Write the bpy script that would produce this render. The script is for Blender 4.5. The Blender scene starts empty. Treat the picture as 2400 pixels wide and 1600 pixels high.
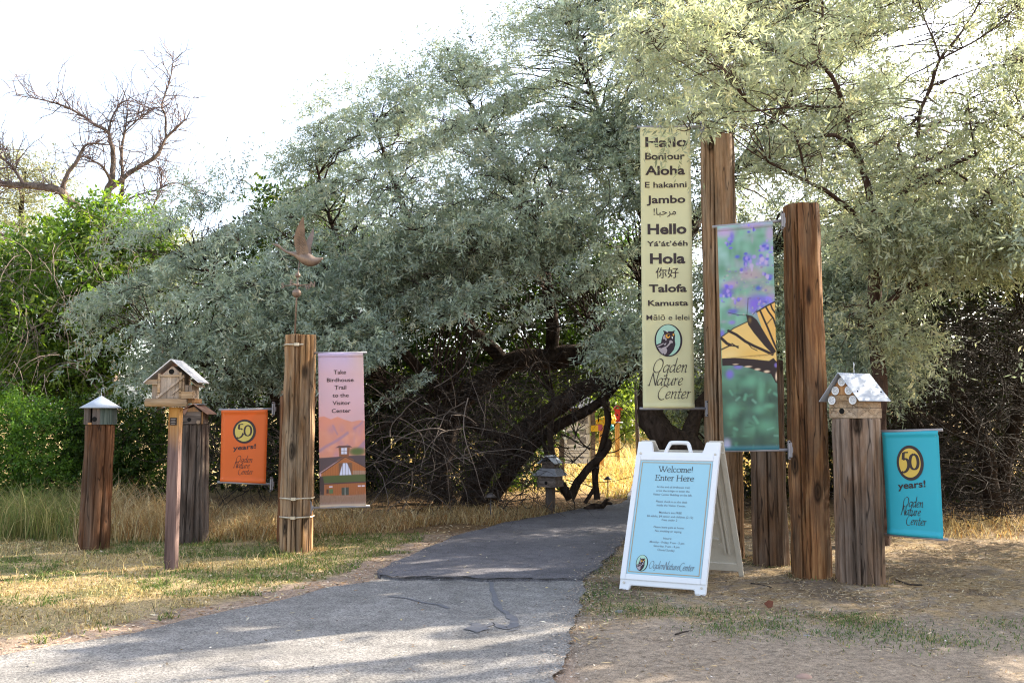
import bpy, math, random
import numpy as np
from mathutils import Vector, Matrix
from mathutils.geometry import tessellate_polygon

# ------------------------------------------------------------------ camera, sky, sun, exposure
C = bpy.context.scene.collection
SC = bpy.context.scene
HEYE, FPX, PITCH = 1.32, 2100.0, math.atan(175 / 2100.0)
cam = bpy.data.objects.new('camera', bpy.data.cameras.new('camera'))
C.objects.link(cam)
cam.location = (0, 0, HEYE)
cam.rotation_euler = (math.pi / 2 + PITCH, 0, 0)
cam.data.sensor_width = 36.0
cam.data.lens = FPX * 36 / 2400
cam.data.clip_end = 3000
SC.camera = cam

SUN_AZ, SUN_EL = math.radians(27), math.radians(31)      # azimuth from +X towards +Y
TO_SUN = np.array([math.cos(SUN_EL) * math.cos(SUN_AZ), math.cos(SUN_EL) * math.sin(SUN_AZ), math.sin(SUN_EL)])
w = bpy.data.worlds.new('World'); SC.world = w; w.use_nodes = True
wn = w.node_tree
bg = next(n for n in wn.nodes if n.type == 'BACKGROUND')
sky = wn.nodes.new('ShaderNodeTexSky'); sky.sky_type = 'NISHITA'; sky.sun_disc = False
sky.sun_elevation = SUN_EL; sky.sun_rotation = math.pi / 2 - SUN_AZ
sky.air_density = 1.0; sky.dust_density = 2.4; sky.ozone_density = 0.6
hs = wn.nodes.new('ShaderNodeHueSaturation'); hs.inputs['Saturation'].default_value = 0.66
wn.links.new(sky.outputs[0], hs.inputs['Color']); wn.links.new(hs.outputs[0], bg.inputs['Color'])
bg.inputs['Strength'].default_value = 0.15
sun = bpy.data.objects.new('sun', bpy.data.lights.new('sun', 'SUN')); C.objects.link(sun)
sun.data.energy = 4.3; sun.data.angle = math.radians(0.5); sun.data.color = (1.0, 0.90, 0.74)
sun.rotation_euler = Vector(TO_SUN).to_track_quat('Z', 'Y').to_euler()
SC.view_settings.view_transform = 'Standard'; SC.view_settings.look = 'None'
SC.view_settings.exposure = 1.85; SC.view_settings.gamma = 1.0
SC.cycles.use_denoising = True; SC.cycles.denoising_prefilter = 'NONE'; SC.cycles.denoising_input_passes = 'RGB_ALBEDO_NORMAL'; SC.cycles.pixel_filter_type = 'BLACKMAN_HARRIS'; SC.cycles.filter_width = 1.15; SC.cycles.sample_clamp_indirect = 4.0
SC.cycles.max_bounces = 7; SC.cycles.diffuse_bounces = 3; SC.cycles.transmission_bounces = 4
SC.cycles.transparent_max_bounces = 4; SC.cycles.caustics_reflective = False; SC.cycles.caustics_refractive = False

rng = np.random.default_rng(7)
random.seed(7)

# ------------------------------------------------------------------ measuring the photograph (2400 x 1600 px) into metres
CT, ST = math.cos(PITCH), math.sin(PITCH)
def P(px, py, Y):                       # the point at distance Y along the view axis seen at a pixel
    u = (px - 1200) / FPX; v = (800 - py) / FPX
    t = Y / (CT - v * ST)
    return np.array([u * t, Y, HEYE + t * (ST + v * CT)])
def G(px, py, z=0.0):                   # the ground point seen at a pixel
    u = (px - 1200) / FPX; v = (800 - py) / FPX
    t = (z - HEYE) / (ST + v * CT)
    return np.array([u * t, t * (CT - v * ST), z])
def PIX(p):                             # points (N,3) to pixels (N,2)
    p = np.asarray(p, float); d = p[..., 1] * CT + (p[..., 2] - HEYE) * ST
    up = -p[..., 1] * ST + (p[..., 2] - HEYE) * CT
    d = np.maximum(d, 1e-3)
    return np.stack([1200 + FPX * p[..., 0] / d, 800 - FPX * up / d], -1)
def s2l(c):
    c = np.asarray(c, float) / 255.0
    return np.where(c <= 0.04045, c / 12.92, ((c + 0.055) / 1.055) ** 2.4)
def in_poly(pts, poly):
    x, y = pts[:, 0], pts[:, 1]; r = np.zeros(len(pts), bool); n = len(poly)
    for i in range(n):
        x0, y0 = poly[i]; x1, y1 = poly[(i + 1) % n]
        if y0 == y1: continue
        r ^= ((y0 > y) != (y1 > y)) & (x < (x1 - x0) * (y - y0) / (y1 - y0) + x0)
    return r
def seg_dist(pts, line, closed=False):
    d = np.full(len(pts), 1e9); L = list(line) + ([line[0]] if closed else [])
    for a, b in zip(L[:-1], L[1:]):
        a = np.array(a[:2], float); b = np.array(b[:2], float); ab = b - a
        t = np.clip(((pts[:, :2] - a) @ ab) / max(ab @ ab, 1e-12), 0, 1)
        d = np.minimum(d, np.linalg.norm(pts[:, :2] - (a + t[:, None] * ab), axis=1))
    return d
def nrm(v): return v / np.maximum(np.linalg.norm(v, axis=-1, keepdims=True), 1e-9)
def vnoise(x, y, s=0):                  # smooth 2-D value noise, 0..1
    xi = np.floor(x).astype(int); yi = np.floor(y).astype(int); fx = x - xi; fy = y - yi
    fx = fx * fx * (3 - 2 * fx); fy = fy * fy * (3 - 2 * fy)
    def h(a, b):
        n = (a * 374761393 + b * 668265263 + s * 1442695041) & 0x7fffffff
        n = ((n ^ (n >> 13)) * 1274126177) & 0x7fffffff
        return ((n ^ (n >> 16)) & 0xffff) / 65535.0
    return (h(xi, yi) * (1 - fx) + h(xi + 1, yi) * fx) * (1 - fy) + (h(xi, yi + 1) * (1 - fx) + h(xi + 1, yi + 1) * fx) * fy
def fbm(x, y, s=0, o=4):
    r = 0; a = .5; t = 0
    for i in range(o): r = r + a * vnoise(x * 2 ** i, y * 2 ** i, s + i * 17); t += a; a *= .55
    return r / t
def smooth_line(pts, n):                # Catmull-Rom through points, n samples
    p = np.asarray(pts, float); p = np.vstack([2 * p[0] - p[1], p, 2 * p[-1] - p[-2]]); m = len(p) - 3
    out = []
    for t in np.linspace(0, m - 1e-6, n):
        i = int(t); f = t - i; a, b, c, d = p[i:i + 4]
        out.append(.5 * ((2 * b) + (c - a) * f + (2 * a - 5 * b + 4 * c - d) * f * f + (3 * b - a - 3 * c + d) * f ** 3))
    return np.array(out)

# ------------------------------------------------------------------ objects and their properties
def tag(o, label=None, cat=None, group=None, kind=None):
    if label: o['label'] = label
    if cat: o['category'] = cat
    if group: o['group'] = group
    if kind: o['kind'] = kind
    return o
def thing(name, loc, label, cat, group=None):
    o = bpy.data.objects.new(name, None); C.objects.link(o)
    o.location = loc; o.empty_display_size = .1
    return tag(o, label, cat, group)
def world_loc(o):
    return Vector(o.get('_w', o.location)) if o.type == 'EMPTY' else Vector((0, 0, 0))
def link(name, me, m, parent=None):
    o = bpy.data.objects.new(name, me); C.objects.link(o)
    if m is not None:
        for mm in (m if isinstance(m, (list, tuple)) else [m]): me.materials.append(mm)
    if parent is not None:
        o.parent = parent
        if parent.type == 'EMPTY': o.matrix_parent_inverse = Matrix.Translation(-Vector(parent.location))
    return o
def np_mesh(name, verts, faces, face_col=None, vert_col=None, smooth=False):
    """faces: (M,k) index array"""
    me = bpy.data.meshes.new(name); verts = np.ascontiguousarray(verts, np.float32); faces = np.ascontiguousarray(faces, np.int32)
    k = faces.shape[1]; M = len(faces)
    me.vertices.add(len(verts)); me.vertices.foreach_set('co', verts.ravel())
    me.loops.add(M * k); me.loops.foreach_set('vertex_index', faces.ravel())
    me.polygons.add(M); me.polygons.foreach_set('loop_start', np.arange(0, M * k, k, dtype=np.int32))
    if smooth: me.polygons.foreach_set('use_smooth', np.ones(M, bool))
    me.update(calc_edges=True)
    for dom, c in (('FACE', face_col), ('POINT', vert_col)):
        if c is not None:
            a = me.attributes.new('col', 'FLOAT_COLOR', dom)
            c4 = np.ones((len(c), 4), np.float32); c4[:, :3] = c; a.data.foreach_set('color', c4.ravel())
    return me

class MB:
    """collects shapes into one mesh"""
    def __init__(s): s.v = []; s.f = []; s.n = 0; s.mi = []; s.cur = 0
    def add(s, verts, faces):
        verts = np.asarray(verts, float); s.v.append(verts)
        s.f += [tuple(int(i) + s.n for i in f) for f in faces]; s.mi += [s.cur] * len(faces); s.n += len(verts); return s
    def box(s, c, size, R=None, taper=1.0):
        x, y, z = [a / 2 for a in size]
        v = np.array([[-x, -y, -z], [x, -y, -z], [x, y, -z], [-x, y, -z], [-x * taper, -y * taper, z], [x * taper, -y * taper, z], [x * taper, y * taper, z], [-x * taper, y * taper, z]])
        if R is not None: v = v @ np.asarray(R).T
        return s.add(v + np.asarray(c), [(0, 3, 2, 1), (4, 5, 6, 7), (0, 1, 5, 4), (1, 2, 6, 5), (2, 3, 7, 6), (3, 0, 4, 7)])
    def hexa(s, v8):
        return s.add(v8, [(0, 3, 2, 1), (4, 5, 6, 7), (0, 1, 5, 4), (1, 2, 6, 5), (2, 3, 7, 6), (3, 0, 4, 7)])
    def tube(s, pts, r, sides=10, cap=True, jitter=0.0):
        v, f = tubes(np.asarray(pts, float)[None], np.broadcast_to(np.asarray(r, float), (len(pts),))[None], sides, jitter)
        s.add(v, f)
        if cap:
            k = len(pts); a = s.n - k * sides; s.f.append(tuple(range(a + sides - 1, a - 1, -1))); s.f.append(tuple(range(a + (k - 1) * sides, a + k * sides))); s.mi += [s.cur] * 2
        return s
    def lathe(s, prof, c, sides=24):
        a = np.linspace(0, 2 * math.pi, sides, endpoint=False)
        v = np.concatenate([np.stack([r * np.cos(a), r * np.sin(a), np.full(sides, z)], 1) for r, z in prof]) + np.asarray(c)
        f = []
        for i in range(len(prof) - 1):
            for j in range(sides):
                k = (j + 1) % sides; f.append((i * sides + j, i * sides + k, (i + 1) * sides + k, (i + 1) * sides + j))
        f.append(tuple(range(sides - 1, -1, -1))); f.append(tuple(range((len(prof) - 1) * sides, len(prof) * sides)))
        return s.add(v, f)
    def prism(s, poly, fmap, t0, t1):
        """flat outline (x,y) carried into space by fmap(x,y,off), thick from t0 to t1"""
        n = len(poly); tri = tessellate_polygon([[Vector((p[0], p[1], 0)) for p in poly]])
        v = [fmap(x, y, t1) for x, y in poly] + [fmap(x, y, t0) for x, y in poly]
        f = [tuple(t) for t in tri] + [tuple(n + i for i in reversed(t)) for t in tri]
        f += [(i, n + i, n + (i + 1) % n, (i + 1) % n) for i in range(n)]
        return s.add(v, f)
    def sheet(s, poly, fmap, off):
        tri = tessellate_polygon([[Vector((p[0], p[1], 0)) for p in poly]])
        return s.add([fmap(x, y, off) for x, y in poly], [tuple(t) for t in tri])
    def build(s, name, m, parent=None, smooth=False, bevel=0):
        me = bpy.data.meshes.new(name); me.from_pydata(np.concatenate(s.v).tolist() if s.v else [], [], s.f)
        if any(s.mi): me.polygons.foreach_set('material_index', s.mi)
        if smooth: me.polygons.foreach_set('use_smooth', [True] * len(me.polygons))
        me.update(); o = link(name, me, m, parent)
        if not smooth or bevel:
            import bmesh
            b = bmesh.new(); b.from_mesh(me); bmesh.ops.recalc_face_normals(b, faces=b.faces)
            if bevel: bmesh.ops.bevel(b, geom=[e for e in b.edges if len(e.link_faces) == 2 and e.calc_face_angle(0) > .6], offset=bevel, segments=2, affect='EDGES', clamp_overlap=True)
            b.to_mesh(me); b.free()
        return o

def tubes(Pn, R, sides=4, jitter=0.0):
    """Pn (N,K,3), R (N,K) -> verts, quad faces"""
    N, K, _ = Pn.shape
    T = np.empty_like(Pn); T[:, 1:-1] = Pn[:, 2:] - Pn[:, :-2]; T[:, 0] = Pn[:, 1] - Pn[:, 0]; T[:, -1] = Pn[:, -1] - Pn[:, -2]
    T = nrm(T); m = nrm(T.mean(1)); ref = np.where(np.abs(m[:, 2:3]) > .8, np.array([[1., 0, 0]]), np.array([[0, 0, 1.]]))
    A = nrm(np.cross(T, ref[:, None, :])); B = np.cross(T, A)
    ang = np.linspace(0, 2 * math.pi, sides, endpoint=False)
    RR = R[:, :, None] * np.ones(sides)
    if jitter: RR = RR * (1 + jitter * rng.normal(size=(N, 1, sides)) + jitter * .6 * rng.normal(size=(N, K, sides)))
    V = Pn[:, :, None, :] + RR[..., None] * (np.cos(ang)[:, None] * A[:, :, None, :] + np.sin(ang)[:, None] * B[:, :, None, :])
    i = np.arange(N)[:, None, None] * K * sides; k = np.arange(K - 1)[None, :, None] * sides; s = np.arange(sides)[None, None, :]; s2 = (s + 1) % sides
    F = np.stack([i + k + s, i + k + s2, i + k + sides + s2, i + k + sides + s], -1).reshape(-1, 4)
    return V.reshape(-1, 3), F

# ------------------------------------------------------------------ materials
class NB:
    def __init__(s, name):
        s.m = bpy.data.materials.new(name); s.m.use_nodes = True; s.t = s.m.node_tree; s.t.nodes.clear()
        s.out = s.t.nodes.new('ShaderNodeOutputMaterial')
    def n(s, typ, out=0, **kw):
        nd = s.t.nodes.new('ShaderNode' + typ)
        for k, v in kw.items():
            if k.startswith('_'): setattr(nd, k[1:], v)
            else:
                key = int(k[1:]) if k[0] == 'i' and k[1:].isdigit() else k.replace('_', ' ')
                s.set(nd.inputs[key], v)
        return nd.outputs[out]
    def set(s, inp, v):
        if isinstance(v, bpy.types.NodeSocket): s.t.links.new(v, inp)
        else:
            if isinstance(v, (tuple, list, np.ndarray)):
                v = tuple(float(q) for q in v)
                if inp.type == 'RGBA' and len(v) == 3: v = v + (1.0,)
            inp.default_value = v
    def ramp(s, fac, stops, interp='LINEAR'):
        nd = s.t.nodes.new('ShaderNodeValToRGB'); e = nd.color_ramp.elements; nd.color_ramp.interpolation = interp
        while len(e) > 1: e.remove(e[0])
        for i, (p, c) in enumerate(stops):
            el = e[0] if i == 0 else e.new(p)
            el.position = p; c = (c, c, c) if np.isscalar(c) else c; el.color = tuple(float(q) for q in c) + (1.0,)
        s.set(nd.inputs[0], fac); return nd.outputs[0]
    def math(s, op, a, b=0.0, clamp=False):
        return s.n('Math', _operation=op, _use_clamp=clamp, i0=a, i1=b)
    def mix(s, fac, a, b, bt='MIX'):
        nd = s.t.nodes.new('ShaderNodeMix'); nd.data_type = 'RGBA'; nd.blend_type = bt
        s.set(nd.inputs[0], fac); s.set(nd.inputs[6], a); s.set(nd.inputs[7], b); return nd.outputs[2]
    def coords(s, scale=(1, 1, 1), loc=(0, 0, 0), rot=(0, 0, 0)):
        tc = s.n('TexCoord', out=3)
        return s.n('Mapping', Vector=tc, Scale=scale, Location=loc, Rotation=rot)
    def noise(s, vec, scale, detail=4, rough=.55, dist=0.0):
        return s.n('TexNoise', Vector=vec, Scale=scale, Detail=detail, Roughness=rough, Distortion=dist)
    def bump(s, h, strength=.3, dist=.01): return s.n('Bump', Strength=strength, Distance=dist, Height=h)
    def bsdf(s, col, rough=.7, normal=None, metal=0.0, spec=.3):
        kw = dict(Base_Color=col, Roughness=rough, Metallic=metal)
        nd = s.t.nodes.new('ShaderNodeBsdfPrincipled')
        for k, v in kw.items(): s.set(nd.inputs[k.replace('_', ' ')], v)
        nd.inputs['Specular IOR Level'].default_value = spec
        if normal is not None: s.set(nd.inputs['Normal'], normal)
        return nd.outputs[0]
    def done(s, shader): s.t.links.new(shader, s.out.inputs[0]); return s.m

def flat(name, col, rough=.6, metal=0.0, var=.12, scale=9, spec=.3, bump=.05):
    b = NB(name); v = b.coords(); n = b.noise(v, scale, 5); n2 = b.noise(v, scale * 14, 2)
    f = b.math('ADD', b.math('MULTIPLY', n, .7), b.math('MULTIPLY', n2, .3))
    c = b.ramp(f, [(.3, np.array(col) * (1 - var)), (.7, np.minimum(np.array(col) * (1 + var), 1))])
    return b.done(b.bsdf(c, rough, b.bump(n2, bump, .003), metal, spec))
def wood(name, dark, mid, light, grey, seed=0, grey_at=.55, board=False, knots=True, zax=2):
    b = NB(name)
    def sc(k): r = [1, 1, 1]; r[zax] = k; return tuple(r)
    o = (seed * 3.7, seed * 1.9, seed * 5.3)
    va = b.coords(sc(.06), o); vb = b.coords(sc(.2), o); vc = b.coords(sc(.4), o)
    n1 = b.noise(va, 34, 7, .68, .6); n2 = b.noise(vb, 6, 5, .6, .6); n3 = b.noise(va, 120, 2, .5)
    c = b.ramp(n1, [(.28, (np.array(dark) + np.array(mid)) * .45), (.46, mid), (.62, light), (.76, np.array(light) * 1.15)])
    gr = b.ramp(n2, [(grey_at - .12, 0.0), (grey_at + .12, 1.0)])
    g = b.ramp(n1, [(.3, np.array(grey) * .55), (.65, np.array(grey) * 1.15)])
    c = b.mix(b.math('MULTIPLY', gr, .85), c, g)
    st = b.ramp(b.noise(vb, 3.6, 6, .65, .5), [(.36, .42), (.62, 1.08)])       # weather stains
    c = b.mix(1.0, c, st, 'MULTIPLY')
    cr = b.math('ABSOLUTE', b.math('SUBTRACT', b.noise(va, 16, 1, .3, .2), .5))
    cl = b.ramp(cr, [(.0, .28), (.006, .45), (.013, 1.0)])
    c = b.mix(1.0, c, cl, 'MULTIPLY')
    h = b.math('ADD', b.math('MULTIPLY', n1, .6), b.math('MULTIPLY', cl, .5))
    if knots:
        vo = b.n('TexVoronoi', Vector=vc, Scale=4.2, Randomness=1.0)
        k = b.ramp(vo, [(.04, .08), (.09, .40), (.12, .16), (.20, 1.0)])
        c = b.mix(1.0, c, k, 'MULTIPLY')
    return b.done(b.bsdf(c, .82, b.bump(b.math('ADD', h, b.math('MULTIPLY', n3, .3)), .55, .012), 0, .2))
def attr_mat(name, rough=.75, trans=0.0, tcol=(1.25, 1.3, .5), spec=.2, noise_amt=0.0):
    b = NB(name); c = b.n('Attribute', _attribute_name='col')
    if noise_amt:
        n = b.noise(b.coords(), 35, 3); c = b.mix(1.0, c, b.ramp(n, [(.3, 1 - noise_amt), (.7, 1.0)]), 'MULTIPLY')
    sh = b.bsdf(c, rough, None, 0, spec)
    if trans:
        tr = b.n('BsdfTranslucent', Color=b.mix(1.0, c, tcol, 'MULTIPLY'))
        sh = b.n('MixShader', Fac=trans, i1=sh, i2=tr)
    return b.done(sh)
def bark(name, a, bcol, scale=14):
    b = NB(name); v = b.coords((1, 1, .45)); n = b.noise(v, scale, 7, .65, .6); n2 = b.noise(v, scale * .2, 3)
    c = b.ramp(n, [(.3, a), (.62, bcol), (.8, np.array(bcol) * 1.5)]); c = b.mix(1.0, c, b.ramp(n2, [(.3, .6), (.7, 1.0)]), 'MULTIPLY')
    return b.done(b.bsdf(c, .9, b.bump(n, .8, .03), 0, .1))

M = {}
M['silver_leaf'] = attr_mat('silver_leaf', .5, .42, (1.15, 1.13, .80), .4)
M['glowing_leaf'] = attr_mat('glowing_leaf', .5, .5, (1.17, 1.15, .82), .4)
M['green_leaf'] = attr_mat('green_leaf', .45, .5, (1.3, 1.45, .38), .35)
M['grass'] = attr_mat('grass_blade', .7, .3, (1.15, 1.1, .7), .2)
M['litter'] = attr_mat('litter', .8)
M['bark'] = bark('bark', (.018, .012, .009), (.075, .052, .04))
M['bark_young'] = bark('bark_young', (.035, .02, .014), (.13, .08, .06), 20)
M['bark_dead'] = bark('bark_dead', (.06, .045, .035), (.22, .17, .14), 16)
M['dead_twig'] = flat('dead_twig', (.042, .032, .027), .9, var=.5, scale=3, bump=.1)  # dark tone stands in for the deep shade under the canopy
M['dead_twig_pale'] = flat('dead_twig_pale', (.19, .15, .125), .9, var=.5, scale=3, bump=.1)
M['dead_twig_shaded'] = flat('dead_twig_shaded', (.030, .023, .019), .9, var=.5, scale=3, bump=.1)  # darker copy of the twig colour, with the thicket's shade in it
M['bark_twig'] = flat('bare_twig', (.15, .11, .11), .9, var=.4, scale=3, bump=.1)
M['galv'] = flat('galvanised_steel', (.40, .44, .51), .6, .15, .15, 6)
M['zinc_paint'] = flat('grey_painted_steel', (.30, .285, .30), .55, .2, .15, 12)
M['strap'] = flat('steel_strap', (.55, .47, .36), .45, .5, .3, 20)
M['bronze'] = flat('bronze_patina', (.23, .165, .13), .5, .4, .35, 14)
M['white_plastic'] = flat('white_plastic', (.78, .78, .80), .45, 0, .03, 5, .4, .02)
M['cream_plastic'] = flat('aged_plastic', (.60, .55, .47), .55, 0, .12, 6, .3, .05)
M['black_ink'] = flat('black_ink', (.022, .018, .02), .6, 0, .1)
M['hole'] = flat('dark_hole', (.006, .005, .004), .9, 0, .1)
# ------------------------------------------------------------------ ground, road and path
ROAD_L = [(-420, 1640), (-150, 1571), (0, 1540), (153, 1512), (279, 1491), (367, 1472), (459, 1449), (566, 1426), (670, 1403), (765, 1380), (830, 1369), (889, 1358)]
CRACK = [(889, 1354), (915, 1357), (948, 1361), (985, 1359), (1030, 1361), (1085, 1360), (1136, 1364), (1190, 1363), (1250, 1364), (1310, 1362), (1365, 1362)]
ROAD_R = [(1371, 1374), (1370, 1390), (1362, 1410), (1356, 1426), (1350, 1447), (1347, 1468), (1340, 1500), (1336, 1527), (1321, 1557), (1308, 1595), (1290, 1660), (1240, 1800)]
PATH_L = [(889, 1354), (887, 1340), (925, 1322), (967, 1303), (1038, 1272), (1090, 1252), (1127, 1243), (1180, 1228), (1262, 1214), (1374, 1193), (1425, 1187), (1457, 1182), (1468, 1172), (1474, 1160), (1483, 1137), (1500, 1115)]
PATH_R = [(1365, 1362), (1384, 1350), (1396, 1338), (1420, 1316), (1440, 1290), (1458, 1272), (1475, 1258), (1510, 1232), (1545, 1206), (1575, 1182), (1590, 1160), (1600, 1138), (1612, 1115)]
gl = lambda L: [G(x, y)[:2] for x, y in L]
def ragged(line, amp, step, seed):
    L = smooth_line(line, max(8, int(sum(np.linalg.norm(np.diff(np.array(line), axis=0), axis=1)) / step)))
    n = .45 * vnoise(np.arange(len(L)) * .43, np.zeros(len(L)), seed) + 1.3 * vnoise(np.arange(len(L)) * .09, np.zeros(len(L)), seed + 5) - .87
    d = np.gradient(L, axis=0); d = nrm(d); return L + np.stack([d[:, 1], -d[:, 0]], 1) * (n * amp)[:, None]
roadL, roadR = ragged(gl(ROAD_L), .05, .035, 3), ragged(gl(ROAD_R), .045, .02, 4)
pathL, pathR = ragged(gl(PATH_L), .04, .04, 5), ragged(gl(PATH_R), .05, .04, 6)
crack = ragged(gl(CRACK), .035, .02, 8)
ROADPOLY = [tuple(p) for p in roadL] + [tuple(p) for p in crack] + [tuple(p) for p in roadR] + [(0.2, 2.0), (-4, 2.0)]
PATHPOLY = [tuple(p) for p in pathL] + [(6.5, 30), (8.6, 30)] + [tuple(p) for p in pathR[::-1]] + [tuple(p) for p in crack[::-1]]

def axis(segs):
    out = []
    for a, b, st in segs: out += list(np.arange(a, b - 1e-6, st))
    return np.array(out + [segs[-1][1]])
gx = axis([(-600, -60, 60), (-60, -12, 3), (-12, -6, .3), (-6, 6, .06), (6, 14, .3), (14, 60, 3), (60, 600, 60)])
gy = axis([(-60, 2, 4), (2, 4, .2), (4, 11, .055), (11, 18, .15), (18, 60, 1), (60, 200, 10), (200, 900, 70)])
X, Y = np.meshgrid(gx, gy); gp = np.stack([X.ravel(), Y.ravel()], 1)
onroad = in_poly(gp, ROADPOLY) | in_poly(gp, PATHPOLY)
near = (np.abs(gp[:, 0]) < 7) & (gp[:, 1] > 3.5) & (gp[:, 1] < 20)
dedge = np.full(len(gp), 3.0)
dedge[near] = np.minimum(np.minimum(seg_dist(gp[near], roadL), seg_dist(gp[near], roadR)), np.minimum(seg_dist(gp[near], pathL), seg_dist(gp[near], pathR)))
fine = fbm(gp[:, 0] * 3.1, gp[:, 1] * 3.1, 2, 5) - .5
def far_rise(Y): t = np.clip((Y - 19) / 45, 0, 1); return 1.9 * t * t * (3 - 2 * t)
def ground_z(p): return np.where((p[:, 0] < 0), .012, 0.0) * 0 + far_rise(p[:, 1])
gz = np.where(onroad, -.03, np.clip(dedge / .25, 0, 1) * .012 + fine * .035 * np.clip(dedge / .3, .1, 1) * (gp[:, 1] < 25) - .004) + far_rise(gp[:, 1])
pxy = PIX(np.column_stack([gp, gz])); px, py = pxy[:, 0], pxy[:, 1]
def mixc(c, d, f): return c + (np.asarray(d) - c) * f[:, None]
n1 = fbm(gp[:, 0] * 1.3, gp[:, 1] * 1.3, 11); n2 = fbm(gp[:, 0] * 5, gp[:, 1] * 5, 12); n3 = fbm(gp[:, 0] * 16, gp[:, 1] * 16, 13, 3)
ss = lambda x, a, b: np.clip((x - a) / (b - a), 0, 1) ** 2 * (3 - 2 * np.clip((x - a) / (b - a), 0, 1))
col = np.tile(np.array([.32, .255, .195]), (len(gp), 1))                       # bare dirt
left = (gp[:, 0] < .35 + (gp[:, 1] - 7) * .0)
straw = np.array([.44, .33, .18])
fL = ss(dedge + (n2 - .5) * .5, .22, .5) * left
col = mixc(col, [.40, .29, .215], ss(.6 - dedge, 0, .5) * left)
col = mixc(col, straw, fL)
col = mixc(col, [.13, .15, .055], fL * ss(n1, .48, .60) * .7)
fR = ss(gp[:, 1] + (n2 - .5) * 1.2, 5.75, 6.35) * (~left)                       # straw litter near the posts
col = mixc(col, [.34, .245, .14], fR * ss(n3, .35, .55))
col = mixc(col, [.15, .11, .08], fR * ss(n1, .5, .62) * .7)
fT = ss(gp[:, 1] + (n1 - .5) * 1.5, 9.6, 10.6)                                 # leaf litter under the trees
col = mixc(col, [.20, .125, .065], fT)
col = mixc(col, [.48, .35, .16], ss(gp[:, 1], 14.5, 17))                        # dry field
col *= (.75 + .5 * n3)[:, None]
nx, ny = len(gx), len(gy)
idx = np.arange(nx * ny).reshape(ny, nx)
F = np.stack([idx[:-1, :-1], idx[:-1, 1:], idx[1:, 1:], idx[1:, :-1]], -1).reshape(-1, 4)
b = NB('soil'); v = b.coords(); c = b.n('Attribute', _attribute_name='col')
s1 = b.noise(v, 26, 8, .7); s2 = b.noise(v, 140, 3, .6); s3 = b.n('TexVoronoi', Vector=v, Scale=55)
c = b.mix(1.0, c, b.ramp(s1, [(.3, .50), (.5, 1.0), (.72, 1.35)]), 'MULTIPLY'); c = b.mix(1.0, c, b.ramp(s2, [(.32, .55), (.5, 1.0), (.66, 1.3)]), 'MULTIPLY')
c = b.mix(b.ramp(s3, [(.06, .55), (.10, 0.0)]), c, (.42, .38, .35))
M['soil'] = b.done(b.bsdf(c, .95, b.bump(b.math('ADD', s1, b.math('MULTIPLY', s2, .5)), .7, .02), 0, .1))
o = link('ground', np_mesh('ground', np.column_stack([gp, gz]), F, vert_col=np.clip(col, 0, 1), smooth=True), M['soil']); tag(o, kind='structure')

def asphalt(name, lo, hi, patch, sc=1.0):
    b = NB(name); v = b.coords()
    a = b.n('TexVoronoi', Vector=v, Scale=130 * sc, out=1); a2 = b.noise(v, 210, 2, .6); big = b.noise(v, 1.6, 5, .6); mid = b.noise(v, 9, 4)
    f = b.math('ADD', b.math('MULTIPLY', b.n('SeparateColor', Color=a), .65), b.math('MULTIPLY', a2, .35))
    c = b.ramp(f, [(.08, np.array(lo)), (.45, (np.array(lo) + hi) / 2), (.9, np.array(hi))])
    c = b.mix(1.0, c, b.ramp(big, [(.3, .72), (.6, 1.05)]), 'MULTIPLY'); c = b.mix(1.0, c, b.ramp(mid, [(.35, .82), (.65, 1.06)]), 'MULTIPLY')
    c = b.mix(b.ramp(b.noise(b.coords((.35, 1, 1)), 2.6, 4, .6, .5), [(.58, 0.0), (.72, .5)]), c, patch)
    return b.done(b.bsdf(c, .9, b.bump(f, .6, .006), 0, .2))
M['road'] = asphalt('weathered_asphalt', (.085, .082, .082), (.40, .375, .35), (.16, .155, .15))
M['path'] = asphalt('dark_asphalt', (.070, .066, .075), (.235, .222, .235), (.15, .14, .145), 1.2)
M['tar'] = flat('tar_sealant', (.15, .15, .165), .75, 0, .2, 40)
M['crackdark'] = flat('crack_shadow_soil', (.03, .027, .025), .95, 0, .3, 30)
fm = lambda x, y, z: (x, y, z)
mb = MB(); mb.sheet(ROADPOLY, fm, .006); road = tag(mb.build('road', M['road']), kind='structure')
mb = MB()
for i in range(1):
    n = len(PATHPOLY); mb.sheet(PATHPOLY, fm, .022)
    mb.add([(x, y, .022) for x, y in PATHPOLY] + [(x, y, -.03) for x, y in PATHPOLY], [(i, n + i, n + (i + 1) % n, (i + 1) % n) for i in range(n)])
path = tag(mb.build('path', M['path']), kind='structure')
def strip(mb, line, wds, z):
    L = np.array(line); d = nrm(np.gradient(L, axis=0)); nn = np.stack([d[:, 1], -d[:, 0]], 1) * (np.asarray(wds) / 2)[:, None]
    a, c2 = L + nn, L - nn; k = len(L)
    mb.add([(x, y, z) for x, y in a] + [(x, y, z) for x, y in c2], [(i, i + 1, k + i + 1, k + i) for i in range(k - 1)])
mb = MB()
for line, w0 in (([(1149, 1366), (1153, 1380), (1160, 1396), (1164, 1412), (1172, 1424), (1186, 1436), (1195, 1447), (1207, 1457), (1206, 1467), (1193, 1473), (1180, 1473), (1160, 1463), (1130, 1470), (1105, 1463)], .05),
                 ([(910, 1400), (960, 1405), (990, 1413), (1030, 1419), (1055, 1428)], .03), ([(1190, 1483), (1215, 1477)], .025)):
    L = ragged(gl(line), .02, .02, 21); strip(mb, L, w0 * (.55 + .9 * vnoise(np.arange(len(L)) * .3, np.zeros(len(L)), 3)), .010)
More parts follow.
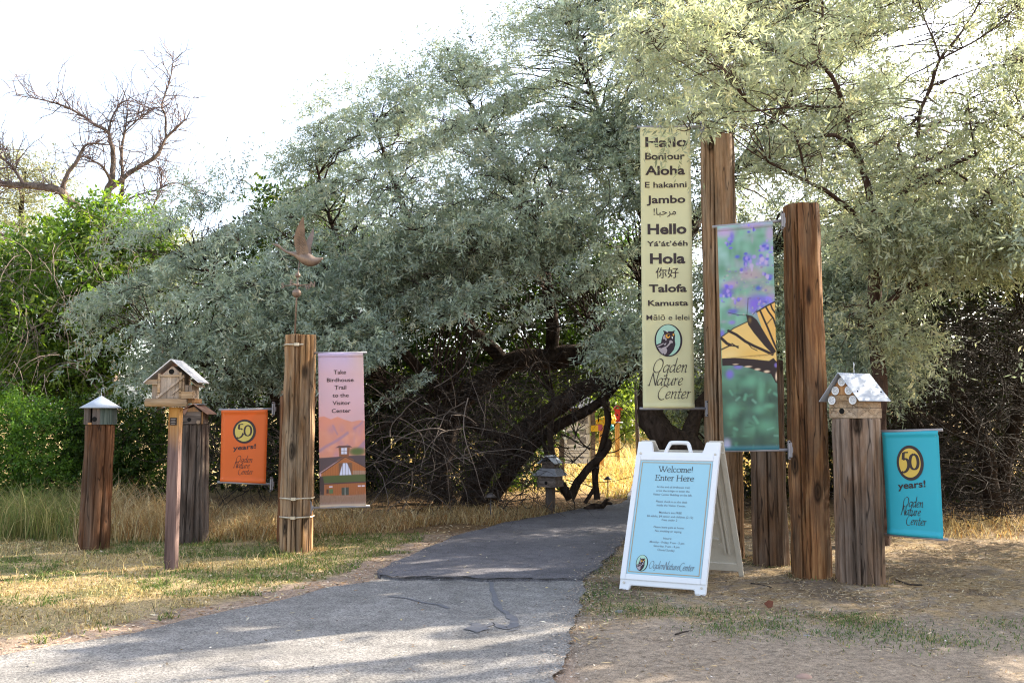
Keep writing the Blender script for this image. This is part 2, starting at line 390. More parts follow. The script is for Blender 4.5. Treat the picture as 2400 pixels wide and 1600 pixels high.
bl = [(1118 + 26 * math.cos(a) * (1 + .35 * math.sin(3 * a)), 1474 + 9 * math.sin(a) * (1 + .3 * math.cos(4 * a))) for a in np.linspace(0, 6.2, 26)]
mb.sheet([tuple(G(x, y)[:2]) for x, y in bl], fm, .0115)
tag(mb.build('crack_sealant', M['tar'], road), 'dark tar sealed crack')
mb = MB()
for k, (off, a0, a1) in enumerate(((0.0, 0, 1), (.055, .15, .55), (.03, .5, .8))):
    L = crack[int(len(crack) * a0):int(len(crack) * a1)] + np.array([0, off]) + rng.normal(0, .004, (int(len(crack) * a1) - int(len(crack) * a0), 2))
    strip(mb, L, .012 + .028 * vnoise(np.arange(len(L)) * .35, np.zeros(len(L)), 9 + k) ** 2, .026 if off else .0255)
tag(mb.build('joint_crack', M['crackdark'], path), 'jagged open crack along the joint')

# far hills
hx = np.linspace(-900, 900, 90); hh = 28 + 60 * fbm(hx * .006, hx * 0, 31, 4)
mbv = np.concatenate([np.stack([hx, 820 + 40 * np.sin(hx * .01), hh * 0 - 3], 1), np.stack([hx, 900 + 0 * hx, hh * .6], 1), np.stack([hx, 1000 + 0 * hx, hh], 1), np.stack([hx, 1100 + 0 * hx, hh * 0 - 3], 1)])
hi = np.arange(90 * 4).reshape(4, 90); hF = np.stack([hi[:-1, :-1], hi[:-1, 1:], hi[1:, 1:], hi[1:, :-1]], -1).reshape(-1, 4)
M['hill'] = flat('dry_hillside', (.26, .27, .24), .95, 0, .3, .02)
tag(link('hills', np_mesh('hills', mbv, hF, smooth=True), M['hill']), kind='structure')

# ------------------------------------------------------------------ grass and litter
def blades(name, pos, h, wd, bend, cols, parent=None, mat='grass'):
    N = len(pos); a = rng.uniform(0, 2 * math.pi, N); side = np.stack([np.cos(a), np.sin(a), 0 * a], 1)
    ba = rng.uniform(0, 2 * math.pi, N); bd = np.stack([np.cos(ba), np.sin(ba), 0 * ba], 1) * (bend * rng.uniform(.3, 1.2, N))[:, None]
    up = np.array([0, 0, 1.0]); h = h[:, None]
    p0 = pos; p1 = pos + up * h * .55 + bd * h * .25; p2 = pos + up * h * (1 - .35 * np.minimum(np.linalg.norm(bd, axis=1, keepdims=True), 1.5)) + bd * h
    s = side * (wd / 2)[:, None]
    V = np.stack([p0 - s, p0 + s, p1 + s * .8, p1 - s * .8, p2 + s * .12, p2 - s * .12], 1).reshape(-1, 3)
    i = (np.arange(N) * 6)[:, None]
    F = np.concatenate([i + [0, 1, 2, 3], i + [3, 2, 4, 5]], 1).reshape(-1, 4)
    return tag(link(name, np_mesh(name, V, F, face_col=np.repeat(np.clip(cols, 0, 1), 2, 0)), M[mat], parent), kind='stuff')
def pick(cols, w, n, jit=.25):
    c = np.asarray(cols)[rng.choice(len(cols), n, p=np.asarray(w) / sum(w))]
    return c * (1 + jit * rng.normal(size=(n, 1))).clip(.3, 2)
def scatter(n, x0, x1, y0, y1):
    return np.stack([rng.uniform(x0, x1, n), rng.uniform(y0, y1, n), np.zeros(n)], 1)
def off_road(p, m=.0):
    k = ~(in_poly(p[:, :2], ROADPOLY) | in_poly(p[:, :2], PATHPOLY))
    return k
# lawn at the left of the road
p = scatter(150000, -6.2, .6, 5.0, 10.2); d = np.minimum(seg_dist(p, roadL[::3]), seg_dist(p, pathL[::3])); q = PIX(p)
n1 = fbm(p[:, 0] * 1.1 + 3, p[:, 1] * 1.6, 41); n2 = fbm(p[:, 0] * 4, p[:, 1] * 4, 42)
keep = off_road(p) & (d + (n2 - .5) * .7 > .30) & (q[:, 0] > -80) & (q[:, 0] < 1200) & (rng.random(len(p)) < .25 + .9 * n2)
p, d, n1, n2, q = p[keep], d[keep], n1[keep], n2[keep], q[keep]
isg = (n1 + (n2 - .5) * .5 > .535) | ((q[:, 0] > 700) & (n2 > .42))
cols = np.where(isg[:, None], pick([(.11, .17, .045), (.17, .22, .06), (.33, .29, .13)], [5, 3, 2], len(p)), pick([(.55, .43, .22), (.44, .33, .16), (.62, .52, .30), (.16, .19, .06)], [5, 3, 2, 1], len(p)))
h = rng.uniform(.015, .05, len(p)) * np.where(isg, 1.0, .9) + (rng.random(len(p)) < .03) * rng.uniform(.03, .12, len(p))
blades('lawn_grass', p, h, rng.uniform(.004, .009, len(p)), np.full(len(p), 1.0), cols)
# tall dry grass along the thicket
p = np.concatenate([scatter(26000, -6.5, -1.0, 9.1, 12.0), scatter(9000, -1.2, 1.3, 10.6, 12.6), scatter(8000, 3.2, 8.0, 9.2, 11.5)]); q = PIX(p)
n1 = fbm(p[:, 0] * 1.4, p[:, 1] * 1.4, 51)
edge = np.where(p[:, 0] < -1, 9.2 + .55 * n1 + np.clip(p[:, 0] + 2.6, 0, 2) * .75, np.where(p[:, 0] < 2, 10.7 + n1 * .5, 9.3 + n1))
keep = off_road(p) & (p[:, 1] > edge) & (rng.random(len(p)) < .35 + n1); p, q, n1 = p[keep], q[keep], n1[keep]
h = rng.uniform(.12, .42, len(p)) * (.6 + .8 * n1); h *= np.where(q[:, 0] < 420, 1.3, .75); h *= np.where(q[:, 0] > 850, .62, 1.0)
h *= .45 + 1.15 * fbm(p[:, 0] * 4.5, p[:, 1] * 4.5, 57, 3); st = rng.random(len(p)) < .035; h = np.where(st, rng.uniform(.3, .75, len(p)) * np.where(q[:, 0] < 450, 1, .6), h)
cols = np.where((q[:, 0] < 150 + 250 * (n1 - .4))[:, None], pick([(.24, .26, .08), (.40, .34, .15), (.15, .20, .06)], [4, 3, 2], len(p)), pick([(.55, .42, .23), (.42, .28, .13), (.64, .53, .33), (.38, .20, .08)], [4, 4, 3, 2], len(p)))
blades('tall_dry_grass', p, h, rng.uniform(.004, .010, len(p)), np.where(q[:, 0] > 420, 1.5, .7), cols)
# field beyond the trees
p = np.concatenate([scatter(26000, -4, 12, 15.5, 34), scatter(9000, 1.5, 7, 14.5, 22)]); p[:, 2] = far_rise(p[:, 1]); p = p[off_road(p)]
h = rng.uniform(.12, .4, len(p)) * np.clip((p[:, 1] - 12) / 12, .3, 1.3)
blades('field_grass', p, h, rng.uniform(.012, .03, len(p)), np.full(len(p), .9), pick([(.60, .44, .19), (.50, .36, .14), (.66, .54, .28), (.30, .32, .09)], [5, 3, 3, 1], len(p)))
# green tufts on the dirt at the right, one near the path corner
cl = np.array([G(x, y) for x, y in [(1640, 1437), (1700, 1445), (1770, 1455), (1850, 1452), (1900, 1462), (1690, 1478), (1760, 1486), (1930, 1482), (2010, 1488), (2080, 1492), (2150, 1498), (2220, 1510), (1990, 1450), (2060, 1462), (1420, 1420), (1445, 1408), (1470, 1425), (1400, 1395), (1425, 1375), (1440, 1330), (1435, 1345), (1455, 1310), (1500, 1432), (1560, 1440), (2340, 1465), (2380, 1500)]])
r = np.array([.1, .12, .12, .13, .12, .07, .09, .12, .12, .1, .12, .08, .08, .1, .16, .16, .12, .07, .08, .12, .12, .1, .08, .08, .07, .07])
k = rng.integers(0, len(cl), 8000); dd = rng.normal(size=(8000, 2)) * r[k][:, None] * np.array([1.9, 1.25]); p = cl[k].copy(); p[:, :2] += dd; p = p[off_road(p)]
blades('green_grass_tufts', p, rng.uniform(.012, .045, len(p)), rng.uniform(.003, .007, len(p)), np.full(len(p), 1.1), pick([(.08, .15, .045), (.13, .20, .06), (.35, .30, .15)], [5, 4, 3], len(p)))
# lying straw, leaf bits and grit
def flakes(name, p, ln, wd, cols, lift=.006):
    N = len(p); a = rng.uniform(0, 2 * math.pi, N); u = np.stack([np.cos(a), np.sin(a), rng.normal(0, .18, N)], 1) * (ln / 2)[:, None]; v = np.stack([-np.sin(a), np.cos(a), rng.normal(0, .3, N)], 1) * (wd / 2)[:, None]
    c = p + np.array([0, 0, lift]) + np.stack([0 * a, 0 * a, rng.uniform(0, .01, N)], 1)
    V = np.stack([c - u, c + v, c + u, c - v], 1).reshape(-1, 3); F = np.arange(4 * N).reshape(-1, 4)
    return tag(link(name, np_mesh(name, V, F, face_col=cols), M['litter']), kind='stuff')
p = scatter(60000, .5, 5.5, 4.6, 10.5); q = PIX(p); n1 = fbm(p[:, 0] * 2.2, p[:, 1] * 2.2, 61)
den = np.clip((p[:, 1] - 5.3) / 1.0, .16, 1) * (n1 * 1.7)
keep = off_road(p) & (rng.random(len(p)) < den) & (q[:, 0] < 2480); p = p[keep]
flakes('straw_litter', p, rng.uniform(.015, .07, len(p)), rng.uniform(.003, .008, len(p)), pick([(.46, .34, .19), (.33, .22, .11), (.55, .46, .32), (.17, .10, .05)], [5, 4, 2, 3], len(p)))
p = np.concatenate([scatter(14000, -6, .6, 5.2, 10), scatter(9000, -1, 4, 9.8, 14)]); p = p[off_road(p)]
flakes('dry_leaf_litter', p, rng.uniform(.02, .07, len(p)), rng.uniform(.004, .018, len(p)), pick([(.45, .33, .17), (.30, .17, .08), (.55, .46, .32)], [4, 3, 2], len(p)))
p = scatter(2600, -3.5, 4.5, 4.3, 9.5); p[:, 2] = np.where(off_road(p), 0, .012)
keep = rng.random(len(p)) < np.where(off_road(p), 1, .25); p = p[keep]
flakes('grit', p, rng.uniform(.008, .024, len(p)), rng.uniform(.006, .016, len(p)), pick([(.42, .37, .33), (.15, .12, .10), (.60, .55, .50)], [3, 2, 1], len(p)), .008)
# grit and crumbled dirt spilling over the road edges, a few fallen leaves on the asphalt
E = np.concatenate([roadR[rng.integers(0, len(roadR), 1900)], roadL[rng.integers(0, len(roadL), 900)], pathR[rng.integers(0, len(pathR), 1500)], pathL[rng.integers(0, len(pathL), 1200)]])
k = np.concatenate([np.full(1900, .10), np.full(900, .06), np.full(1500, .05), np.full(1200, .05)])
p = np.column_stack([E + rng.normal(size=E.shape) * k[:, None], np.full(len(E), .018)]); p[:, 2] = np.where(in_poly(p, PATHPOLY), .024, .010); p = p[(p[:, 1] > 3.8) & (p[:, 1] < 13)]
flakes('edge_gravel', p, rng.uniform(.006, .020, len(p)), rng.uniform(.005, .014, len(p)), pick([(.31, .25, .205), (.26, .21, .175), (.38, .33, .28)], [5, 4, 2], len(p)), .002)
p = scatter(420, -3.2, 1.6, 4.4, 11); p = p[~off_road(p)]; p[:, 2] = np.where(in_poly(p, PATHPOLY), .026, .012)
flakes('fallen_leaves', p, rng.uniform(.02, .05, len(p)), rng.uniform(.006, .014, len(p)), pick([(.45, .36, .20), (.30, .19, .10), (.10, .08, .06), (.52, .48, .38)], [3, 3, 3, 2], len(p)), .003)
# ------------------------------------------------------------------ trees
# sunlit places on the ground: openings in the canopy between them and the sun
LIT = [(240, 1225, 170, 26), (560, 1248, 120, 16), (830, 1232, 150, 9), (860, 1600, 480, 20), (1150, 1562, 170, 16), (260, 1392, 450, 36), (640, 1372, 200, 9), (70, 1505, 190, 16), (250, 1500, 90, 8),
       (1470, 1563, 130, 7), (1010, 1361, 150, 5), (1160, 1341, 110, 4), (820, 1392, 130, 6), (1430, 1600, 90, 8), (300, 1258, 90, 12), (470, 1262, 30, 20), (1090, 1215, 60, 6), (720, 1236, 90, 10)]
def sun_open(p):
    t = p[:, 2] / TO_SUN[2]; g = p - TO_SUN * t[:, None]; g[:, 2] = 0; q = PIX(g); r = np.zeros(len(p), bool)
    x, y = q[:, 0], q[:, 1]                                    # fine dapples on the road, long towards the sun
    yy = y + .13 * x; f = vnoise(x / 300, yy / 30, 71) * .7 + vnoise(x / 120, yy / 14, 72) * .3
    r |= (g[:, 1] > 2) & (y > 1470) & (y < 1640) & (f > .56 - .0009 * np.clip(y - 1500, -40, 100) + .10 * np.clip((x - 1150) / 250, 0, 2))
    r |= (g[:, 1] > 2) & (y > 1318) & (y < 1366) & (x > 850) & (x < 1400) & (vnoise(x / 120, (y + .1 * x) / 10, 73) > .66)
    r |= (g[:, 1] > 2) & (y > 1225) & (y < 1470) & (x < 760) & (vnoise(x / 160, (y + .12 * x) / 17, 74) > .66)
    for cx, cy, rx, ry in LIT: r |= (g[:, 1] > 2) & (((q[:, 0] - cx) / rx) ** 2 + ((q[:, 1] - cy) / ry) ** 2 < 1)
    return r
def poly_sample(poly, n):
    poly = np.array(poly, float); lo, hi = poly.min(0), poly.max(0); out = np.zeros((0, 2))
    while len(out) < n:
        c = rng.uniform(lo, hi, (n * 3, 2)); out = np.vstack([out, c[in_poly(c, poly)]])
    return out[:n]
def clump_points(poly, n, Yc, T, spread=26):
    c = poly_sample(poly, n * 4); e = seg_dist(c, [tuple(q) for q in poly], True)
    keep = []; 
    for i in range(len(c)):                                    # keep them apart
        if len(keep) >= n: break
        if all((c[i, 0] - c[j, 0]) ** 2 + (c[i, 1] - c[j, 1]) ** 2 > spread ** 2 for j in keep[-260:]): keep.append(i)
    c = c[keep]; e = e[keep]
    dep = Yc + T * rng.uniform(-1, 1, len(c)) * np.sqrt(np.clip(e / 170, .08, 1))
    return np.array([P(a[0], a[1], y) for a, y in zip(c, dep)])
def leaves(cl, rad, nspr, L, nleaf, ll, lw, droop, cols, wts, holes=(), gaps=True, lift=.15, flatz=.65):
    """leafy sprays round the clump centres -> verts, faces, colours, spray bases"""
    k = np.repeat(np.arange(len(cl)), nspr); N = len(k)
    d = nrm(rng.normal(size=(N, 3))); rr = rng.uniform(.25, 1, N) ** .6
    crad = rad * rng.uniform(.55, 1.45, len(cl))[k]
    off = d * (rr * crad)[:, None] * np.array([1, 1, flatz]); base = cl[k] + off
    ok = np.ones(N, bool)
    if gaps: ok &= ~sun_open(base + np.array([0, 0, -.05]))
    if len(holes):
        q = PIX(base)
        for cx, cy, rx, ry in holes: ok &= ~((((q[:, 0] - cx) / rx) ** 2 + ((q[:, 1] - cy) / ry) ** 2) < 1)
    base, d, k = base[ok], d[ok], k[ok]; N = len(base)
    tint = np.asarray(cols)[rng.choice(len(cols), N, p=np.asarray(wts) / sum(wts))] * (1 + .13 * rng.normal(size=(N, 1))) * (1 + .15 * rng.normal(size=(len(cl), 1))).clip(.6, 1.5)[k]
    u = nrm(d * np.array([1, 1, .6]) + np.array([0, 0, lift]) + .45 * rng.normal(size=(N, 3))); ln = L * rng.uniform(.6, 1.35, N)
    s = np.linspace(.08, 1, nleaf)[None, :, None] + rng.uniform(-.03, .03, (N, nleaf, 1)); g = np.array([0, 0, -1.0]); dr = droop * rng.uniform(.5, 1.4, (N, 1, 1))
    pt = base[:, None] + ln[:, None, None] * (u[:, None] * s + g * dr * s * s)
    tg = nrm(u[:, None] + 2 * g * dr * s); rd = rng.normal(size=(N, nleaf, 3)); rd = nrm(rd - (rd * tg).sum(-1, keepdims=True) * tg)
    ld = nrm(tg * .55 + rd * .95 + g * .30 * (.4 + droop)); wdv = nrm(np.cross(ld, rng.normal(size=(N, nleaf, 3)))) 
    lk = np.ones((N, nleaf), bool)
    if gaps: lk = ~sun_open((pt + ld * ll * .5).reshape(-1, 3)).reshape(N, nleaf)
    l = ll * rng.uniform(.6, 1.25, (N, nleaf, 1)); wv = wdv * lw * rng.uniform(.7, 1.2, (N, nleaf, 1)) / 2
    V = np.stack([pt, pt + ld * l * .42 + wv, pt + ld * l, pt + ld * l * .42 - wv], 2)[lk].reshape(-1, 3)
    F = np.arange(len(V)).reshape(-1, 4)
    lc = (tint[:, None] * (1 + .14 * rng.normal(size=(N, nleaf, 1))))[lk]
    return V, F, np.clip(lc, .004, .9), base, k
def limbs(nodes, cl, bases, bk, r0=.022, ntw=4, clear=True):
    """curved limbs from the skeleton to every clump, and twigs to some of its sprays"""
    nodes = np.asarray(nodes); Vs, Fs, n = [], [], 0
    dd = np.linalg.norm(cl[:, None] - nodes[None, :, :3], axis=2) + 1.2 * np.maximum(0, nodes[None, :, 2] - cl[:, None, 2]); j = dd.argmin(1)
    a = nodes[j, :3]; dist = np.linalg.norm(cl - a, axis=1); t = np.linspace(0, 1, 9)[None, :, None]
    mid = (a + cl) / 2 + np.stack([rng.normal(0, .12, len(cl)), rng.normal(0, .12, len(cl)), rng.uniform(.0, .3, len(cl))], 1) * dist[:, None]
    Pn = a[:, None] * (1 - t) ** 2 + 2 * mid[:, None] * t * (1 - t) + cl[:, None] * t * t
    Pn = Pn + rng.normal(0, .02, Pn.shape) * dist[:, None, None] * (t * (1 - t) * 3)
    R = (r0 * (.35 + .25 * dist))[:, None] * (1 - .8 * t[..., 0]); R = np.minimum(R, nodes[j, 3][:, None] * .8)
    v, f = tubes(Pn, R, 5); Vs.append(v); Fs.append(f); n = len(v)
    if ntw and len(bases):
        s = rng.permutation(len(bases))[:len(cl) * ntw]; A = cl[bk[s]]; B = bases[s]; t = np.linspace(0, 1, 5)[None, :, None]
        Pn = A[:, None] * (1 - t) + B[:, None] * t + np.array([0, 0, .12]) * (t * (1 - t)) + rng.normal(0, .015, (len(s), 5, 3))
        v, f = tubes(Pn, np.broadcast_to(.006 - .004 * t[..., 0], (len(s), 5)), 3); Vs.append(v); Fs.append(f + n)
    return np.concatenate(Vs), np.concatenate(Fs)
def skeleton(lines, n=26, sides=12, gnarl=.10):
    """limb polylines of (px, py, Y, radius) -> trunk mesh arrays and nodes (x, y, z, r)"""
    Vs, Fs, nodes, k = [], [], [], 0
    for L in lines:
        pts = np.array([list(P(q[0], q[1], q[2])) + [q[3]] for q in L]); m = max(n, 4 * len(L)); sp = smooth_line(pts, m)
        wob = np.stack([vnoise(np.arange(m) * .35, np.full(m, 7.3 * len(nodes)), s) - .5 for s in (1, 2, 3)], 1) * sp[:, 3:4] * .9; sp[:, :3] += wob
        v, f = tubes(sp[None, :, :3], np.maximum(sp[None, :, 3], .003), sides, gnarl); Vs.append(v); Fs.append(f + k); k += len(v); nodes.append(sp)
    return np.concatenate(Vs), np.concatenate(Fs), np.concatenate(nodes)
def tangle(poly, n, y0, y1, length, r, sag=.25, sides=3, curl=.45, dirs=None):
    """dead, bare twigs inside a region"""
    c = poly_sample(poly, n); st = np.array([P(a[0], a[1], y) for a, y in zip(c, rng.uniform(y0, y1, n))]); K = 9
    d = nrm(rng.normal(size=(n, 3)) * np.array([1, .7, .6]) + (np.array(dirs) if dirs is not None else 0)); pts = [st]; ln = length * rng.uniform(.4, 1.4, (n, 1))
    turn = nrm(rng.normal(size=(n, 3))) * curl
    for i in range(K - 1):
        d = nrm(d + turn * .35 + rng.normal(0, .16, (n, 3)) + np.array([0, 0, -sag * .3])); pts.append(pts[-1] + d * ln / (K - 1))
    Pn = np.stack(pts, 1); Pn[:, :, 2] = np.maximum(Pn[:, :, 2], .02); R = r * rng.uniform(.4, 1.5, (n, 1)) * np.linspace(1, .35, K)[None]
    return tubes(Pn, R, sides)
def sidetwigs(lines, n, length, r, up=.25, levels=2):
    """fine bare twigs along limb polylines (points x,y,z)"""
    Vs, Fs, k = [], [], 0; src = [np.array(L) for L in lines]
    for lev in range(levels):
        new = []; per = n if lev == 0 else 4
        for L in src:
            m = max(2, int(per * np.linalg.norm(np.diff(L, axis=0), axis=1).sum() / (1.0 if lev == 0 else length)))
            for _ in range(m):
                i = rng.integers(len(L) // 6, len(L) - 1) if len(L) > 6 else rng.integers(0, len(L) - 1); f = rng.random(); s = L[i] * (1 - f) + L[i + 1] * f; ax = nrm(L[min(i + 1, len(L) - 1)] - L[i])
                d = nrm(ax * .7 + nrm(rng.normal(size=3)) * .9 + np.array([0, 0, up])); ln = length * rng.uniform(.35, 1.3) * (.55 ** lev); pts = [s]
                for q in range(4): d = nrm(d + rng.normal(0, .22, 3) + np.array([0, 0, up * .3])); pts.append(pts[-1] + d * ln / 4)
                new.append(np.array(pts))
        Pn = np.stack(new); v, f = tubes(Pn, np.broadcast_to(np.linspace(1, .4, 5) * r * (.6 ** lev), (len(new), 5)), 3); Vs.append(v); Fs.append(f + k); k += len(v); src = new
    return np.concatenate(Vs), np.concatenate(Fs)

SILVER = [(.37, .43, .355), (.43, .48, .405), (.30, .365, .30), (.50, .50, .38)]
def tree(name, label, cat, skel, polys, leafmat='silver_leaf', barkm='bark', cols=SILVER, wts=(4, 3, 3, 1), rad=.40, nspr=34, L=.26, nleaf=13, ll=.084, lw=.020, droop=.42,
         holes=(), gaps=True, group=None, ntw=4, extra=(), lift=.15, r0=.022, flatz=.5, sides=12, loc=None, shoots=()):
    """polys: (outline, clumps, Yc, T[, spacing])"""
    V, F, nodes = skeleton(skel, sides=sides)
    b0 = nodes[0]; root = thing(name, loc or (b0[0], b0[1], 0.0), label, cat, group)
    link('trunk', np_mesh('trunk', V, F, smooth=True), M[barkm], root)
    cl = np.concatenate([clump_points(*q) for q in polys]) if polys else np.zeros((0, 3))
    if len(cl):
        V, F, c, bases, bk = leaves(cl, rad, nspr, L, nleaf, ll, lw, droop, cols, wts, holes, gaps, lift, flatz)
        link('crown', np_mesh('crown', V, F, face_col=c), M[leafmat], root)
        V, F = limbs(nodes, cl, bases, bk, r0, ntw); link('branches', np_mesh('branches', V, F, smooth=True), M[barkm], root)
    if len(shoots):
        sc_ = np.array([P(*q) for q in shoots]); sc_ = np.repeat(sc_, 3, 0) + rng.normal(0, .16, (len(sc_) * 3, 3)) + np.array([0, 0, -.05])
        V, F, c, bases, bk = leaves(sc_, .16, 9, .52, 15, ll * .95, lw * .9, .10, cols, wts, (), gaps, 1.1, 1.0)
        link('shoots', np_mesh('shoots', V, F, face_col=c), M[leafmat], root)
        V, F = limbs(nodes, sc_, bases, bk, .008, 3); link('shoot_twigs', np_mesh('shoot_twigs', V, F), M[barkm], root)
    for (V, F), m in extra: link('dead_twigs', np_mesh('dead_twigs', V, F), M[m], root)
    return root

GT = 'silver olive trees round the trail entrance'
# --- spreading crown at the left of the trail
tree('olive_tree', 'silvery grey-green olive tree whose low rounded crown spreads behind the goose weathervane', 'tree',
     [[(700, 1215, 12.6, .13), (690, 1080, 12.6, .11), (640, 900, 12.5, .09), (560, 740, 12.4, .06), (470, 620, 12.3, .03)],
      [(690, 1080, 12.6, .09), (740, 900, 12.5, .07), (760, 760, 12.4, .05), (740, 620, 12.4, .03)], [(640, 900, 12.5, .06), (500, 860, 12.1, .05), (370, 800, 11.9, .03)], [(740, 900, 12.5, .06), (850, 870, 12.1, .04), (930, 920, 11.8, .02)]],
     [([(235, 850), (225, 740), (245, 660), (300, 600), (350, 545), (405, 520), (450, 505), (480, 490), (520, 492), (560, 505), (620, 510), (650, 525), (700, 540), (780, 600), (820, 700), (850, 790), (880, 790), (860, 850), (800, 860), (740, 890), (620, 910), (520, 910), (430, 930), (320, 900), (260, 840)], 265, 12.0, 1.4, 25),
      ([(820, 840), (900, 840), (970, 910), (930, 910), (880, 890), (840, 920), (800, 900)], 20, 11.5, .4, 14), ([(740, 700), (860, 760), (880, 840), (760, 860)], 30, 11.6, .4, 16)],
     group=GT, extra=[(tangle([(420, 900), (720, 950), (740, 1150), (420, 1160)], 500, 11.8, 13, .9, .006), 'dead_twig')], shoots=[(330, 575, 12), (395, 530, 12), (455, 500, 12), (482, 478, 12), (515, 488, 12.2), (535, 465, 12.1), (575, 490, 12), (610, 488, 12), (640, 505, 12.3), (262, 655, 11.9), (238, 735, 11.9), (226, 810, 11.9), (700, 525, 12.4)],
     cols=[(.36, .43, .355), (.425, .485, .41), (.295, .36, .30), (.49, .50, .39)])
# --- big leaning tree in the middle
mid_tangle = [(860, 860), (1000, 880), (1200, 860), (1420, 860), (1430, 930), (1290, 950), (1260, 1150), (1180, 1200), (980, 1180), (860, 1160)]
tree('leaning_olive_tree', 'large old silvery olive tree with dark leaning trunk, arching low over the trail', 'tree',
     [[(1085, 1205, 13.2, 0.160), (1120, 1110, 13.1, 0.144), (1190, 1030, 13.0, 0.129), (1290, 955, 12.9, 0.118), (1390, 900, 12.9, 0.106), (1480, 860, 13.0, 0.091), (1540, 800, 13.2, 0.076), (1600, 700, 13.4, 0.053)],
      [(1130, 1195, 13.4, 0.106), (1230, 1060, 13.2, 0.091), (1330, 985, 13.1, 0.076), (1420, 930, 13.1, 0.061), (1490, 820, 13.3, 0.046), (1500, 620, 13.6, 0.030)],
      [(1050, 1200, 13.6, .16), (1030, 1080, 13.7, .15), (1080, 950, 13.8, .14), (1190, 860, 13.9, .15), (1300, 830, 13.9, .15), (1420, 815, 13.8, .12), (1500, 760, 13.8, .08)],
      [(1190, 860, 13.9, .11), (1090, 760, 14.0, .09), (1000, 620, 14.0, .07), (930, 450, 14.0, .045), (880, 300, 14.0, .02)], [(1300, 830, 13.9, .11), (1290, 690, 14.0, .09), (1240, 500, 14.0, .07), (1150, 330, 14.1, .04), (1080, 200, 14.1, .02)],
      [(1080, 950, 13.8, .09), (960, 840, 13.6, .07), (880, 720, 13.5, .05), (790, 560, 13.5, .03), (740, 380, 13.5, .015)], [(1240, 500, 14.0, .05), (1340, 400, 14.0, .04), (1440, 330, 14.0, .02)], [(1190, 1030, 13.0, .07), (1010, 960, 12.6, .05), (900, 1000, 12.4, .03), (860, 1040, 12.3, .02)],
      [(1400, 1170, 12.9, .045), (1395, 1100, 12.9, .04), (1425, 1000, 12.9, .045), (1412, 900, 12.9, .05), (1425, 830, 13.0, .05)], [(1340, 1170, 12.8, .06), (1360, 1120, 12.8, .06), (1420, 1060, 12.85, .045), (1427, 1030, 12.9, .035)], [(1330, 1170, 12.9, .05), (1300, 1090, 12.9, .045), (1290, 1000, 12.9, .045), (1300, 930, 12.9, .04)],
      [(1370, 1180, 12.9, .025), (1395, 1135, 12.9, .025), (1402, 1080, 12.9, .02), (1425, 1030, 12.9, .02)], [(1345, 1165, 12.9, .03), (1310, 1120, 12.9, .03), (1275, 1040, 13, .03), (1270, 960, 13, .02)]],
     [([(670, 540), (660, 470), (710, 420), (690, 380), (740, 350), (760, 310), (750, 270), (790, 250), (850, 275), (900, 235), (905, 205), (960, 195), (1010, 175), (1060, 145), (1110, 165), (1160, 190), (1250, 230), (1400, 280), (1520, 320), (1520, 650), (1480, 690), (1400, 660), (1300, 650), (1150, 680), (1020, 720), (930, 730), (850, 720), (780, 680), (720, 620)], 500, 13.5, 2.2, 25),
      ([(1030, 720), (1070, 690), (1130, 680), (1200, 710), (1240, 750), (1180, 770), (1100, 790), (1040, 790)], 34, 11.9, .4, 16), ([(1410, 820), (1430, 770), (1470, 720), (1520, 700), (1520, 850), (1450, 830)], 28, 11.6, .5, 15), ([(1180, 560), (1300, 520), (1420, 560), (1400, 700), (1250, 700)], 40, 12.2, .5, 18), ([(860, 560), (1000, 560), (1010, 700), (900, 740)], 34, 12.2, .5, 18)],
     shoots=[(668, 470, 13.5), (700, 385, 13.5), (738, 330, 13.5), (745, 255, 13.5), (775, 240, 13.4), (760, 290, 13.4), (850, 258, 13.5), (885, 240, 13.6), (905, 190, 13.5), (940, 195, 13.5), (965, 172, 13.5), (1012, 152, 13.6), (1040, 150, 13.6), (1062, 122, 13.5), (1092, 140, 13.5), (1130, 165, 13.5), (820, 262, 13.5)],
     group=GT, extra=[(tangle(mid_tangle, 1500, 11.6, 14.2, 1.0, .0055, .3), 'dead_twig'), (tangle([(860, 900), (1120, 900), (1150, 1100), (860, 1150)], 70, 11.3, 12.2, 1.2, .006, .5, 4), 'dead_twig_pale'), (tangle([(1280, 900), (1420, 900), (1410, 1150), (1290, 1160)], 45, 12.6, 13.4, .8, .009, -.2, 4), 'dead_twig'), (tangle([(900, 420), (1400, 500), (1400, 780), (950, 760)], 500, 11.8, 14.5, 1.0, .006, .2), 'dead_twig')])
